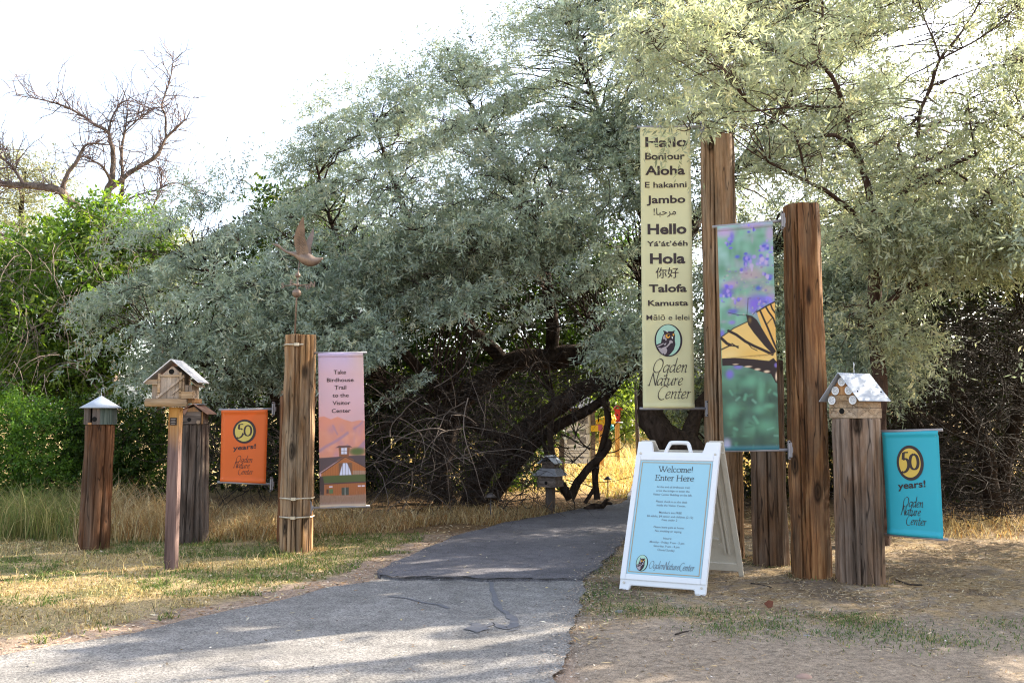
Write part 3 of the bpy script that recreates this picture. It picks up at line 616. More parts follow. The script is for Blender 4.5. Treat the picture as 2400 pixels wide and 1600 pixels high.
# --- arching trunk at the far side of the trail
tree('arching_olive_tree', 'gnarled olive tree with thick twisted trunk arching up behind the cream greeting banner', 'tree',
     [[(1690, 1215, 11.9, .20), (1640, 1120, 11.9, .19), (1600, 1050, 11.9, .185), (1555, 1020, 11.9, .17), (1530, 975, 12.0, .16), (1515, 920, 12.1, .14), (1520, 820, 12.4, .12), (1570, 650, 12.8, .09), (1650, 480, 13.2, .06), (1720, 300, 13.6, .03)],
      [(1600, 1050, 11.9, .12), (1640, 960, 12.2, .09), (1720, 820, 12.6, .07), (1800, 600, 13.0, .04)], [(1570, 650, 12.8, .07), (1480, 450, 13.4, .05), (1400, 250, 13.8, .035), (1330, 60, 14, .02)], [(1650, 480, 13.2, .05), (1800, 300, 13.6, .04), (1900, 150, 14.0, .02)]],
     [([(1130, 235), (1110, 180), (1195, 130), (1190, 85), (1270, 65), (1240, 25), (1290, -30), (1260, -90), (1700, -120), (2060, -60), (2100, 120), (2080, 300), (2200, 420), (2150, 560), (1900, 640), (1760, 700), (1600, 700), (1500, 420), (1330, 330), (1200, 270)], 450, 13.8, 1.8, 26),
      ([(1600, 500), (1960, 560), (1980, 900), (1900, 1000), (1740, 1000), (1620, 1000), (1600, 800)], 130, 13.0, 1.2, 24), ([(1590, 960), (1660, 950), (1680, 1080), (1620, 1060)], 10, 13.6, .5, 16)],
     shoots=[(1105, 165, 13.8), (1130, 150, 13.8), (1190, 105, 13.8), (1188, 70, 13.8), (1235, 70, 13.8), (1262, 45, 13.8), (1232, 12, 13.8), (1280, 20, 13.8)],
     group=GT, extra=[(tangle([(1640, 800), (1900, 800), (1900, 1150), (1680, 1200)], 300, 12, 14, .9, .006), 'dead_twig')])
# --- young pruned tree at the right, in front
Yt = 9.4
slim = lambda sk, k: [[(a, b_, c_, r_ * (k if b_ < 560 else 1)) for a, b_, c_, r_ in L] for L in sk]
tree('young_olive_tree', 'young olive tree with reddish pruned trunk behind the metal-roofed birdhouse, leaves glowing in the sun', 'tree',
     slim([[(2056, 1272, Yt, .105), (2054, 1100, Yt, .085), (2053, 900, Yt, .078), (2050, 780, Yt, .075), (2053, 717, Yt, .072), (2050, 603, Yt, .070), (2039, 551, Yt, .065), (2042, 488, Yt, .058), (2030, 413, Yt, .052), (2010, 367, Yt, .048), (1996, 339, Yt, .044), (1990, 300, Yt, .04), (1976, 247, Yt, .036), (1956, 189, Yt - .1, .033), (1918, 132, Yt - .2, .028), (1927, 69, Yt - .2, .022), (1927, 0, Yt - .2, .018), (1935, -120, Yt - .2, .01)],
      [(2039, 540, Yt, .045), (1996, 494, Yt - .2, .036), (1944, 453, Yt - .4, .03), (1893, 427, Yt - .6, .024), (1800, 380, Yt - .9, .014)], [(2005, 350, Yt, .034), (1975, 326, Yt - .2, .03), (1944, 316, Yt - .4, .027), (1910, 321, Yt - .5, .025)],
      [(1893, 427, Yt - .6, .018), (1881, 379, Yt - .7, .018), (1867, 327, Yt - .8, .016), (1835, 293, Yt - .9, .012), (1750, 240, Yt - 1.1, .008)], [(1976, 250, Yt, .024), (1913, 250, Yt - .2, .018), (1858, 250, Yt - .4, .015), (1795, 258, Yt - .6, .012), (1720, 262, Yt - .9, .008)],
      [(1918, 140, Yt - .2, .018), (1881, 155, Yt - .3, .015), (1820, 125, Yt - .5, .012), (1772, 109, Yt - .6, .009), (1660, 60, Yt - .9, .006)],
      [(2046, 640, Yt, .05), (2090, 520, Yt + .2, .042), (2130, 420, Yt + .3, .036), (2148, 367, Yt + .3, .032), (2155, 270, Yt + .3, .03), (2182, 201, Yt + .3, .026), (2203, 138, Yt + .3, .023), (2254, 75, Yt + .3, .018), (2297, 0, Yt + .3, .014), (2330, -100, Yt + .3, .008)], [(2203, 140, Yt + .3, .016), (2191, 103, Yt + .2, .014), (2157, 17, Yt + .2, .011), (2140, -60, Yt + .2, .007)],
      [(2203, 140, Yt + .3, .016), (2312, 80, Yt + .4, .012), (2400, 0, Yt + .5, .008)], [(2155, 272, Yt + .3, .018), (2110, 330, Yt + .2, .022), (2110, 362, Yt + .2, .024)], [(2182, 201, Yt + .3, .012), (2300, 160, Yt + .4, .009), (2370, 150, Yt + .5, .006)],
      [(2050, 590, Yt, .045), (2120, 450, Yt - .1, .04), (2191, 402, Yt - .2, .036), (2237, 384, Yt - .2, .034), (2289, 359, Yt - .3, .032)], [(2285, 358, Yt - .3, .014), (2283, 344, Yt - .3, .014), (2272, 280, Yt - .3, .012), (2260, 224, Yt - .3, .010), (2180, 215, Yt - .3, .006)], [(2225, 392, Yt - .2, .018), (2289, 436, Yt - .3, .015), (2335, 456, Yt - .4, .012), (2370, 430, Yt - .4, .007)],
      [(2056, 730, Yt, .04), (2085, 710, Yt - .05, .034), (2102, 690, Yt - .1, .03)], [(2300, 440, Yt - .3, .010), (2280, 490, Yt - .3, .007), (2240, 510, Yt - .3, .004)]], .68),
     [([(1500, -130), (2520, -130), (2520, 640), (2330, 620), (2200, 560), (2090, 540), (1990, 540), (1950, 500), (1900, 430), (1820, 370), (1740, 320), (1720, 220), (1620, 190), (1500, 190), (1490, 120)], 430, 9.9, 1.6, 27),
      ([(1880, -120), (2540, -120), (2540, 640), (2300, 600), (2100, 540), (1960, 500)], 105, 11.6, .8, 36),
      ([(1500, 60), (1740, 60), (1745, 170), (1660, 165), (1580, 120), (1500, 110)], 18, 7.85, .25, 20), ([(1590, 270), (1650, 270), (1645, 300), (1605, 305)], 3, 7.75, .1, 14), ([(1690, 270), (1730, 270), (1730, 290), (1690, 290)], 2, 7.75, .1, 10), ([(1770, 290), (1930, 300), (1930, 400), (1840, 410)], 12, 8.4, .4, 20),
      ([(1960, 530), (2060, 500), (2180, 520), (2240, 580), (2130, 640), (2070, 610), (1960, 570)], 26, 9.0, .3, 18), ([(1960, 720), (2020, 720), (2030, 780), (1980, 780)], 5, 9.2, .2, 14), ([(2090, 760), (2140, 770), (2130, 830), (2095, 830)], 5, 9.2, .2, 14), ([(2180, 560), (2440, 520), (2440, 620), (2250, 620)], 24, 9.2, .4, 18)],
     leafmat='glowing_leaf', barkm='bark_young', group=GT, holes=[(2135, 120, 40, 55), (2190, 55, 45, 30), (2280, 40, 40, 22), (1985, 420, 24, 90), (1945, 190, 30, 60), (2140, 260, 22, 60)], nspr=24, rad=.36, L=.25, ll=.080, lw=.0185, ntw=3, r0=.012,
     cols=[(.42, .455, .32), (.47, .49, .37), (.36, .40, .295), (.53, .51, .34)])
# --- tall neighbour whose crown comes in at the edge of the picture and shades the entrance
tree('shade_olive_tree', 'tall olive tree showing only outer sprays beside the young pruned one', 'tree',
     [[(3350, 1320, 9.0, .2), (3330, 900, 9.0, .16), (3250, 500, 9.0, .12), (3200, 0, 9.0, .07), (3150, -400, 9, .03)], [(3330, 900, 9.0, .1), (2950, 550, 8.6, .07), (2650, 300, 8.2, .04), (2480, 150, 8, .02)], [(3250, 500, 9, .08), (2900, 0, 8.4, .06), (2600, -300, 8.0, .03)]],
     [([(2430, 260), (2700, 60), (3100, -150), (3600, -450), (3950, -520), (3950, 700), (3300, 760), (2700, 640), (2430, 480)], 430, 8.0, 2.0, 32), ([(2560, 480), (3400, 650), (3400, 1050), (2560, 1050)], 130, 9.3, 1.2, 36)], group=GT, nspr=26, rad=.5, ll=.085, lw=.022, nleaf=11, ntw=0, L=.34, r0=.011)
# --- thicket at the right
tree('thicket_olive_tree', 'low olive thicket of dark bare tangled branches behind the turquoise banner', 'tree',
     [[(2330, 1270, 11.5, .12), (2300, 1050, 11.5, .10), (2200, 850, 11.4, .07), (2080, 720, 11.3, .04)], [(2330, 1270, 11.7, .10), (2380, 1000, 11.6, .08), (2420, 800, 11.5, .05)], [(2200, 1260, 11.9, .08), (2180, 1050, 11.9, .07), (2080, 900, 11.8, .04)], [(2300, 1050, 11.5, .05), (2150, 960, 11.0, .035), (2050, 850, 10.9, .02)]],
     [([(1900, 580), (2060, 600), (2250, 560), (2520, 480), (2520, 590), (2300, 590), (2170, 640), (2080, 740), (2040, 880), (1960, 880), (1910, 760)], 120, 11.3, .9, 24), ([(2020, 800), (2100, 790), (2120, 880), (2070, 930), (2020, 920)], 16, 10.7, .4, 15)],
     group=GT, extra=[(tangle([(2080, 820), (2250, 720), (2480, 700), (2480, 1230), (2050, 1240)], 1500, 10.6, 12.8, 1.1, .006, .2), 'dead_twig_shaded'), (tangle([(2100, 820), (2440, 740), (2440, 1200), (2120, 1220)], 220, 10.4, 11.6, 1.2, .0055, .15, 4, .7), 'dead_twig')])
# --- dark leafy growth behind everything
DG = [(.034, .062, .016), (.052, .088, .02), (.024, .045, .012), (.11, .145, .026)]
GB = 'leafy green trees behind the olives'
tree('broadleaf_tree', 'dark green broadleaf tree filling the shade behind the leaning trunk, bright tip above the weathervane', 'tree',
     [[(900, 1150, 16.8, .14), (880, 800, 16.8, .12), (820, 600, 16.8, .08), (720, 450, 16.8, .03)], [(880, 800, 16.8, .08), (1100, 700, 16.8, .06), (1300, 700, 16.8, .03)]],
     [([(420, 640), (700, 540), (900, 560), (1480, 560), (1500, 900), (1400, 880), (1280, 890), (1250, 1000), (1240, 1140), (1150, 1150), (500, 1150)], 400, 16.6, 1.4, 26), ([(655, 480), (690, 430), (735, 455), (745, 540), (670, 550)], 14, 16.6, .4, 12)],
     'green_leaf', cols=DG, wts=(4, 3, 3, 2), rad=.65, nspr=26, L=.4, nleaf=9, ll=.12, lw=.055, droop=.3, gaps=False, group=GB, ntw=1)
tree('backing_tree', 'added leafy backing tree with shade in its dark leaf colour, behind the bare tangled thicket', 'tree',
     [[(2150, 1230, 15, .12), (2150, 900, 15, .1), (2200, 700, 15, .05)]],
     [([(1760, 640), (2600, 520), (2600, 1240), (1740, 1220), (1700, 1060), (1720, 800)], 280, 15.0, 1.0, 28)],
     'green_leaf', cols=[(.022, .030, .012), (.035, .04, .016), (.03, .024, .014)], wts=(4, 3, 3), rad=.65, nspr=24, L=.4, nleaf=9, ll=.12, lw=.055, droop=.3, gaps=False, group=GB, ntw=1)  # added to close off the sky; near-black leaf colours carry the shade
# --- left side: dead tree, green elm, pale olive far back, bushes
Yd = 20.0
dead = [[(245, 700, Yd, .17), (243, 560, Yd, .15), (245, 485, Yd, .12), (252, 440, Yd, .105), (262, 420, Yd, .09), (263, 360, Yd, .075), (258, 330, Yd, .065), (253, 309, Yd, .055), (224, 291, Yd - .2, .048), (194, 273, Yd - .3, .04), (153, 250, Yd - .4, .03), (102, 235, Yd - .5, .02), (36, 223, Yd - .6, .006)],
        [(258, 445, Yd, .07), (306, 403, Yd + .2, .075), (365, 367, Yd + .3, .06), (388, 326, Yd + .4, .045), (418, 296, Yd + .4, .03), (436, 278, Yd + .4, .01)], [(388, 326, Yd + .4, .03), (388, 275, Yd + .4, .028), (380, 245, Yd + .4, .024), (395, 199, Yd + .4, .018), (405, 153, Yd + .4, .012), (404, 122, Yd + .4, .005)],
        [(275, 520, Yd + .3, .07), (278, 482, Yd + .3, .065), (288, 439, Yd + .3, .05), (286, 347, Yd + .3, .038), (296, 286, Yd + .3, .02), (298, 232, Yd + .3, .006)], [(254, 315, Yd, .03), (263, 275, Yd, .025), (281, 245, Yd, .018), (296, 235, Yd, .008)], [(286, 316, Yd + .3, .025), (326, 278, Yd + .3, .018), (342, 265, Yd + .3, .006)],
        [(215, 640, Yd - .5, .15), (194, 525, Yd - .6, .13), (178, 485, Yd - .6, .12), (148, 454, Yd - .7, .105), (102, 441, Yd - .8, .095), (30, 434, Yd - .9, .085), (0, 428, Yd - 1, .08), (-80, 418, Yd - 1, .06)], [(148, 450, Yd - .7, .06), (158, 408, Yd - .7, .05), (184, 372, Yd - .7, .04), (204, 339, Yd - .6, .028), (252, 339, Yd - .4, .015)],
        [(56, 436, Yd - .9, .05), (30, 393, Yd - .9, .04), (0, 367, Yd - 1, .03), (-60, 320, Yd - 1, .015)], [(263, 434, Yd, .04), (245, 398, Yd - .2, .035), (224, 380, Yd - .3, .025), (196, 367, Yd - .4, .012)], [(281, 474, Yd + .3, .03), (326, 457, Yd + .4, .025), (372, 444, Yd + .4, .018), (408, 428, Yd + .4, .012), (464, 451, Yd + .4, .004)],
        [(352, 500, Yd + .5, .03), (377, 434, Yd + .5, .022), (377, 388, Yd + .5, .008)], [(-40, 540, Yd - 1.5, .06), (0, 551, Yd - 1.5, .055), (66, 577, Yd - 1.5, .045), (102, 566, Yd - 1.5, .04), (138, 510, Yd - 1.4, .02)], [(20, 640, Yd - 1.5, .05), (100, 600, Yd - 1.5, .04), (160, 540, Yd - 1.4, .03)]]
dead = [[(a, b_, y, r_ * .8) for a, b_, y, r_ in L] for L in dead]
V, F, nodes = skeleton(dead, sides=8, gnarl=.12)
q = nodes[0]; root = thing('dead_tree', (P(245, 700, Yd)[0], Yd, 0), 'bare dead tree with pale spreading limbs standing up against the white sky', 'tree')
tl = [[P(a, b_, y) for a, b_, y, r in L] for L in dead[1:6] + dead[7:12]] + [[P(a, b_, y) for a, b_, y, r in dead[0][4:]], [P(a, b_, y) for a, b_, y, r in dead[6][2:]]]
tl = [smooth_line(L, 18) for L in tl]
st = [(245, 700, Yd, .17), (250, 900, Yd, .2), (255, 1110, Yd, .24)]
V2, F2, _ = skeleton([st], sides=8)
link('trunk', np_mesh('trunk', np.concatenate([V, V2]), np.concatenate([F, F2 + len(V)]), smooth=True), M['bark_dead'], root)
V, F = sidetwigs(tl, 15, .75, .0135, .12, 2); link('twigs', np_mesh('twigs', V, F), M['bark_twig'], root)
EL = [(.10, .17, .028), (.15, .22, .04), (.06, .115, .02), (.21, .26, .055)]
tree('elm_tree', 'bright green leafy elm overgrown with hanging dead twigs, below the bare dead limbs', 'tree',
     [[(150, 1120, 15.4, .2), (190, 950, 15.4, .18), (235, 850, 15.3, .16), (200, 700, 15.3, .1), (180, 580, 15.3, .05)], [(235, 850, 15.3, .12), (120, 780, 15.0, .09), (20, 760, 14.8, .05)], [(200, 700, 15.3, .08), (280, 600, 15.4, .04)]],
     [([(-80, 640), (0, 620), (60, 570), (150, 545), (210, 500), (260, 480), (310, 490), (345, 520), (335, 600), (350, 620), (300, 720), (270, 800), (250, 920), (100, 930), (-80, 930)], 200, 15.4, 1.5, 22)],
     'green_leaf', cols=EL, wts=(4, 3, 3, 2), rad=.5, nspr=34, L=.34, nleaf=9, ll=.10, lw=.045, droop=.35, gaps=False, ntw=2, group=GB,
     extra=[(tangle([(-20, 560), (160, 560), (230, 640), (240, 900), (-20, 900)], 120, 13.2, 14.4, 1.1, .006, .8, 3), 'dead_twig_pale'), (tangle([(180, 480), (340, 500), (330, 720), (200, 700)], 60, 13.6, 14.4, .9, .005, .9, 3), 'dead_twig_pale'), (tangle([(-20, 640), (240, 640), (250, 960), (-20, 960)], 160, 14.6, 16, 1.2, .008, .3, 3), 'dead_twig')])
tree('pale_olive_tree', 'thin pale olive tree in full sun far behind the elm at the picture edge', 'tree',
     [[(30, 1090, 24, .16), (60, 700, 24, .13), (50, 500, 24, .07), (60, 400, 24, .03)]], [([(-90, 380), (30, 345), (110, 360), (140, 420), (130, 510), (110, 580), (60, 680), (-90, 700)], 70, 24, 1.2, 16)],
     rad=.6, nspr=26, L=.45, nleaf=12, ll=.11, lw=.03, gaps=False, group=GB, cols=[(.30, .31, .18), (.26, .28, .18)], wts=(1, 1), ntw=1)
tree('distant_olive_tree', 'small hazy olive tree between the dead tree and the silvery low crown', 'tree',
     [[(370, 1090, 24, .15), (370, 750, 24, .1), (360, 600, 24, .04)]], [([(310, 570), (340, 525), (385, 525), (425, 560), (450, 610), (400, 700), (300, 700)], 60, 24, 1.2, 13)],
     rad=.55, nspr=26, L=.4, nleaf=12, ll=.11, lw=.03, gaps=False, group=GB, cols=[(.30, .32, .20), (.26, .30, .19)], wts=(1, 1), ntw=1)
BU = [(.085, .155, .028), (.13, .205, .035), (.05, .10, .02)]
for (nm, lab, out, n, Yb, T) in (('leafy_bush', 'leafy green bush coloured as sunlit, beside the cone-roofed birdhouse post, towards the picture edge', [(-90, 960), (0, 950), (60, 940), (120, 965), (150, 1010), (150, 1150), (100, 1185), (-90, 1190)], 70, 12.0, .7),
                                ('leafy_bush', 'darker green leafy bush between the cone-roofed birdhouse and the square post', [(140, 980), (200, 950), (260, 945), (330, 960), (390, 980), (400, 1080), (390, 1170), (140, 1170)], 80, 12.3, .6)):
    c0 = P((out[0][0] + out[5][0]) / 2, 1150, Yb)
    tree(nm, lab, 'bush', [[((out[0][0] + out[5][0]) / 2, 1205, Yb, .03), ((out[0][0] + out[5][0]) / 2, 1080, Yb, .02)], [((out[0][0] + out[5][0]) / 2 - 20, 1205, Yb, .02), ((out[0][0] + out[5][0]) / 2 - 50, 1080, Yb, .015)]], [(out, n, Yb, T, 16)], 'green_leaf', cols=[np.array(c) * 1.35 for c in BU] if Yb < 12.2 else [np.array(c) * .62 for c in BU], wts=(4, 3, 3),  # first bush's leaf colour is brightened to stand for sunlight on it
         rad=.24, nspr=44, L=.2, nleaf=10, ll=.045, lw=.022, droop=.15, gaps=False, group='green bushes behind the birdhouse posts', ntw=3, lift=.6, flatz=.8, r0=.012)
# sunlit shrubs across the field, seen under the canopy
FS = [(.22, .27, .08), (.30, .32, .11), (.16, .21, .06)]
for i, (x, yb, Yf, wd, top, lab) in enumerate([(1440, 1000, 30, 70, 880, 'pale yellow-green shrub across the dry field, behind the red birdhouse post'), (1560, 1000, 33, 80, 860, 'sunlit shrub across the dry field, behind the gnarled arching trunk'), (1330, 1010, 31, 80, 850, 'yellow-green shrub across the dry field, behind the trail notice board'),
                                               (1190, 1010, 32, 90, 860, 'sunlit shrub glimpsed across the field behind the leaning trunk'), (1680, 1000, 30, 80, 880, 'sunlit shrub across the field behind the tall greeting post'), (1020, 1010, 31, 90, 860, 'sunlit shrub glimpsed across the field through the bare twigs beside the pink banner')]):
    out = [(x - wd, yb), (x - wd * .9, (yb + top) / 2), (x - wd * .4, top), (x + wd * .3, top + 10), (x + wd * .9, (yb + top) / 2), (x + wd, yb)]
    tree('field_shrub', lab, 'shrub', [[(x, 985, Yf, .08), (x, 930, Yf, .04)]], [(out, 36, Yf, 1.5, 14)], 'green_leaf', cols=FS, wts=(4, 3, 3), rad=.7, nspr=22, L=.5, nleaf=9, ll=.16, lw=.08, droop=.2, gaps=False, group='sunlit shrubs across the dry field', ntw=0)
# ------------------------------------------------------------------ wooden posts
M['wood_main'] = wood('wood_main', (.06, .028, .013), (.28, .14, .058), (.44, .245, .105), (.37, .28, .195), 1, .52)
M['wood_rich'] = wood('wood_rich', (.05, .021, .010), (.23, .10, .04), (.37, .19, .08), (.25, .165, .105), 2, .57)
M['wood_hello'] = wood('wood_hello', (.06, .03, .017), (.23, .13, .066), (.34, .205, .115), (.28, .21, .145), 3, .54)
M['wood_grey'] = wood('wood_grey', (.06, .032, .02), (.22, .13, .08), (.33, .21, .135), (.33, .26, .215), 4, .52)
M['wood_red'] = wood('wood_red', (.035, .014, .007), (.16, .065, .028), (.28, .13, .06), (.20, .13, .09), 5, .62)
M['wood_dark'] = wood('wood_dark', (.04, .028, .022), (.11, .075, .058), (.18, .13, .10), (.22, .18, .155), 6, .50)
M['wood_short'] = wood('wood_short', (.04, .022, .013), (.14, .075, .04), (.23, .13, .07), (.22, .16, .12), 8, .55)
PG = 'weathered log posts at the trail entrance'
def post(name, label, px, ybase, h, r0, r1, mat, seed, ncr=9, group=PG, lean=(0, 0)):
    c = G(px, ybase); Yc = c[1] + r0; Xc = c[0] * Yc / c[1]
    S, K = 112, 64; rs = np.random.default_rng(seed); th = np.linspace(0, 2 * math.pi, S, endpoint=False); zz = np.linspace(-.12, h, K)
    TH, Z = np.meshgrid(th, zz); r = r0 + (r1 - r0) * np.clip(Z / h, 0, 1)
    r = r * (1 + .018 * np.cos(2 * TH + seed) + .012 * np.cos(3 * TH + seed * 2 + Z) + .010 * np.sin(Z * 2.1 + seed))
    r += .007 * (vnoise(TH * 9, Z * 1.4, seed) - .5) * 2 + .006 * (vnoise(TH * 2.5, Z * 5, seed + 9) - .5) * 2
    for i in range(ncr):
        tc = -math.pi / 2 + rs.uniform(-1.5, 1.5) if i < ncr * .75 else rs.uniform(0, 6.28); dep = rs.uniform(.012, .04); wdt = rs.uniform(.016, .055); za, zb = sorted(rs.uniform(-.4, h * 1.2, 2)); 
        if zb - za < h * .45: za, zb = -.2, h * 1.1
        tz = tc + .07 * (vnoise(Z * 1.3, Z * 0, seed * 31 + i) - .5) + .02 * (vnoise(Z * 6, Z * 0, seed * 37 + i) - .5); d = (TH - tz + math.pi) % (2 * math.pi) - math.pi
        win = np.clip((Z - za) / .15, 0, 1) * np.clip((zb - Z) / .15, 0, 1)
        r -= dep * win * np.exp(-(d / wdt) ** 2)
    zj = Z.copy(); zj[-1] += .012 * (vnoise(th * 3, th * 0, seed + 3) - .5)
    r[-1] *= .985
    lx = lean[0] * np.clip(Z / h, 0, 1); ly = lean[1] * np.clip(Z / h, 0, 1)
    V = np.stack([Xc + lx + r * np.cos(TH), Yc + ly + r * np.sin(TH), zj], -1).reshape(-1, 3)
    i = np.arange(K - 1)[:, None] * S; j = np.arange(S)[None]; F = np.stack([i + j, i + (j + 1) % S, i + S + (j + 1) % S, i + S + j], -1).reshape(-1, 4)
    top = V[-S:]; ctr = top.mean(0); ring2 = ctr + (top - ctr) * .55 + np.array([0, 0, .004]); ring3 = ctr + (top - ctr) * .04 + np.array([0, 0, .006]); V = np.concatenate([V, ring2, ring3]); b0 = (K - 1) * S
    for a, c2 in ((b0, K * S), (K * S, (K + 1) * S)): F = np.concatenate([F, np.stack([a + j[0], a + (j[0] + 1) % S, c2 + (j[0] + 1) % S, c2 + j[0]], -1)])
    F = np.concatenate([F, np.array([[(K + 1) * S + q for q in (0, 28, 56, 84)]])])
    me = np_mesh(name, V, F, smooth=True); me.set_sharp_from_angle(angle=.9)
    o = tag(link(name, me, M[mat]), label, 'post', group); return o, np.array([Xc, Yc, 0.0]), r0, r1
pA, cA, _, _ = post('log_post', 'reddish brown log post carrying the octagonal birdhouse with a cone roof', 219, 1293, 1.235, .142, .132, 'wood_red', 11, 11, lean=(.02, 0))
pC, cC, _, _ = post('log_post', 'dark grey log post carrying the small rusty-roofed birdhouse behind the square post', 449, 1277, 1.235, .165, .135, 'wood_dark', 12, 10)
pD, cD, _, _ = post('log_post', 'dark log post mostly hidden behind the post with the goose, holding the orange banner', 688, 1280, 1.53, .165, .16, 'wood_red', 13, 8)
pE, cE, rE, _ = post('log_post', 'golden brown log post banded with steel straps, goose weathervane on top', 694, 1298, 2.125, .158, .150, 'wood_main', 14, 12)
pH, cH, _, _ = post('log_post', 'tallest brown log post, holding the cream greeting banner', 1701, 1316, 4.0, .172, .160, 'wood_hello', 15, 9)
pS, cS, _, _ = post('log_post', 'short brown log post half hidden behind the butterfly banner', 1806, 1331, 1.82, .158, .15, 'wood_short', 16, 8)
pR, cR, rR, _ = post('log_post', 'thick orange-brown log post holding the butterfly banner', 1902, 1361, 3.10, .163, .152, 'wood_rich', 17, 9)
pK, cK, rK, _ = post('log_post', 'greyish cracked log post under the birdhouse with white discs', 2019, 1376, 1.30, .185, .178, 'wood_grey', 18, 13)
pts = []
for c_, r_ in ((cA, .15), (cC, .17), (cD, .17), (cE, .165), (cH, .18), (cS, .165), (cR, .17), (cK, .19)):
    n_ = 240; a = rng.uniform(0, 6.28, n_); rr = r_ + np.abs(rng.normal(0, .035, n_)); pts.append(np.stack([c_[0] + rr * np.cos(a), c_[1] + rr * np.sin(a), 0 * a], 1))
pts = np.concatenate(pts)
blades('straw_at_post_feet', pts, rng.uniform(.01, .05, len(pts)) * (1 + 1.2 * (rng.random(len(pts)) < .06)), rng.uniform(.004, .010, len(pts)), np.full(len(pts), 1.4), pick([(.42, .31, .17), (.28, .19, .10), (.14, .18, .06), (.20, .13, .07)], [4, 3, 2, 2], len(pts)))
def straps(parent, c, r, zs, a0=-2.9, a1=.25):
    for z in zs:
        a = np.linspace(a0, a1, 30); mb = MB(); mb.tube([(c[0] + (r + .004) * math.cos(q), c[1] + (r + .004) * math.sin(q), z + .002 * math.sin(5 * q)) for q in a], .0085, 6)
        mb.box((c[0] + (r + .012) * math.cos(-1.55), c[1] + (r + .012) * math.sin(-1.55), z), (.045, .02, .028)); mb.build('strap', M['strap'], parent)
straps(pE, cE, .158, [.345, .525]); straps(pE, cE, .152, [2.02], -2.9, -1.15)
mb = MB()
for a, z, rr in ((-1.25, 1.99, .016), (-1.2, 1.33, .010), (-1.7, 1.02, .012)): mb.lathe([(rr, -.02), (rr * .9, .0), (rr * .3, .004)], (cE[0] + .158 * math.cos(a), cE[1] + .158 * math.sin(a), z), 10)
# square post
b = NB('wood_square'); va = b.coords((1, 1, .05)); n1 = b.noise(va, 34, 6, .62, .3); z = b.n('SeparateXYZ', out=2, Vector=b.n('TexCoord', out=3))
c = b.ramp(n1, [(.3, (.08, .05, .045)), (.5, (.17, .11, .10)), (.7, (.24, .17, .15))]); c2 = b.ramp(n1, [(.3, (.30, .13, .03)), (.5, (.44, .22, .06)), (.7, (.52, .29, .10))])
f = b.ramp(b.math('ADD', z, b.math('MULTIPLY', b.noise(b.coords((6, 6, .6)), 3, 4), .35)), [(1.28, 0.0), (1.5, 1.0)]) if False else b.math('MULTIPLY', b.math('SUBTRACT', b.math('ADD', z, b.math('MULTIPLY', b.noise(b.coords((6, 6, .6)), 3, 4), .3)), 1.17), 3.0, True)
M['wood_square'] = b.done(b.bsdf(b.mix(f, c, c2), .8, b.bump(n1, .4, .008), 0, .2))
sq = G(396, 1336); sx, sy = sq[0], sq[1] + .045
mb = MB(); mb.box((sx, sy, .62), (.094, .094, 1.56)); o = tag(mb.build('square_post', M['wood_square'], None, False, .006), 'slim square wooden post with a small dark plaque, orange near its top', 'post')
M['plaque'] = flat('dark_bronze_plaque', (.035, .028, .026), .5, .4, .2); M['plaque_mark'] = flat('worn_plaque_lines', (.30, .26, .24), .6, .2, .2)
mb = MB(); mb.box((sx + .0, sy - .0505, 1.275), (.058, .008, .066)); pl = mb.build('plaque', M['plaque'], o)
mb = MB()
for k in range(4): mb.box((sx, sy - .0555, 1.296 - k * .014), (.040 - .008 * (k % 2), .003, .004))
mb.build('inscription', M['plaque_mark'], pl)

# ------------------------------------------------------------------ local frames and birdhouses
class Fr:
    def __init__(s, o, yaw=0): s.o = np.asarray(o, float); a = math.radians(yaw); s.R = np.array([[math.cos(a), -math.sin(a), 0], [math.sin(a), math.cos(a), 0], [0, 0, 1]])
    def p(s, x, y, z): return s.o + s.R @ np.array([x, y, z])
    def box(s, mb, x, y, z, rot=0.0):
        R = s.R; c = [(x[0] + x[1]) / 2, (y[0] + y[1]) / 2, (z[0] + z[1]) / 2]
        if rot: a = math.radians(rot); R = s.R @ np.array([[math.cos(a), 0, -math.sin(a)], [0, 1, 0], [math.sin(a), 0, math.cos(a)]])
        mb.box(s.p(*c), (x[1] - x[0], y[1] - y[0], z[1] - z[0]), R); return mb
    def prism(s, mb, poly, y0, y1): mb.prism(poly, lambda x, z, t: s.p(x, t, z), y1, y0); return mb
    def slab(s, mb, a, b2, y0, y1, th):           # a sloping board between (x,z) points
        d = nrm(np.array(b2, float) - a); n = np.array([-d[1], d[0]]); n = n if n[1] > 0 else -n; a = np.array(a, float); b2 = np.array(b2, float)
        return s.prism(mb, [tuple(a), tuple(b2), tuple(b2 + n * th), tuple(a + n * th)], y0, y1)
    def disc(s, mb, x, z, y, r, th=.004, sides=24, ry=None):
        return s.prism(mb, [(x + r * math.cos(t), z + (ry or r) * math.sin(t)) for t in np.linspace(0, 2 * math.pi, sides, endpoint=False)], y - th, y)
M['board'] = wood('weathered_board', (.16, .09, .05), (.36, .24, .15), (.46, .33, .22), (.42, .34, .28), 21, .5, knots=False)
M['board_x'] = wood('weathered_board_flat', (.16, .085, .04), (.38, .24, .13), (.48, .33, .20), (.44, .35, .27), 22, .5, knots=False, zax=0)
M['board_warm'] = wood('warm_board', (.20, .085, .03), (.42, .20, .08), (.52, .28, .12), (.40, .26, .16), 23, .6, knots=False)
M['board_dark'] = wood('dark_board', (.06, .04, .032), (.14, .10, .08), (.21, .16, .135), (.25, .21, .19), 24, .5, knots=False, zax=0)
M['board_green'] = wood('green_grey_board', (.03, .04, .035), (.075, .10, .085), (.13, .155, .135), (.14, .15, .15), 25, .5, knots=False)
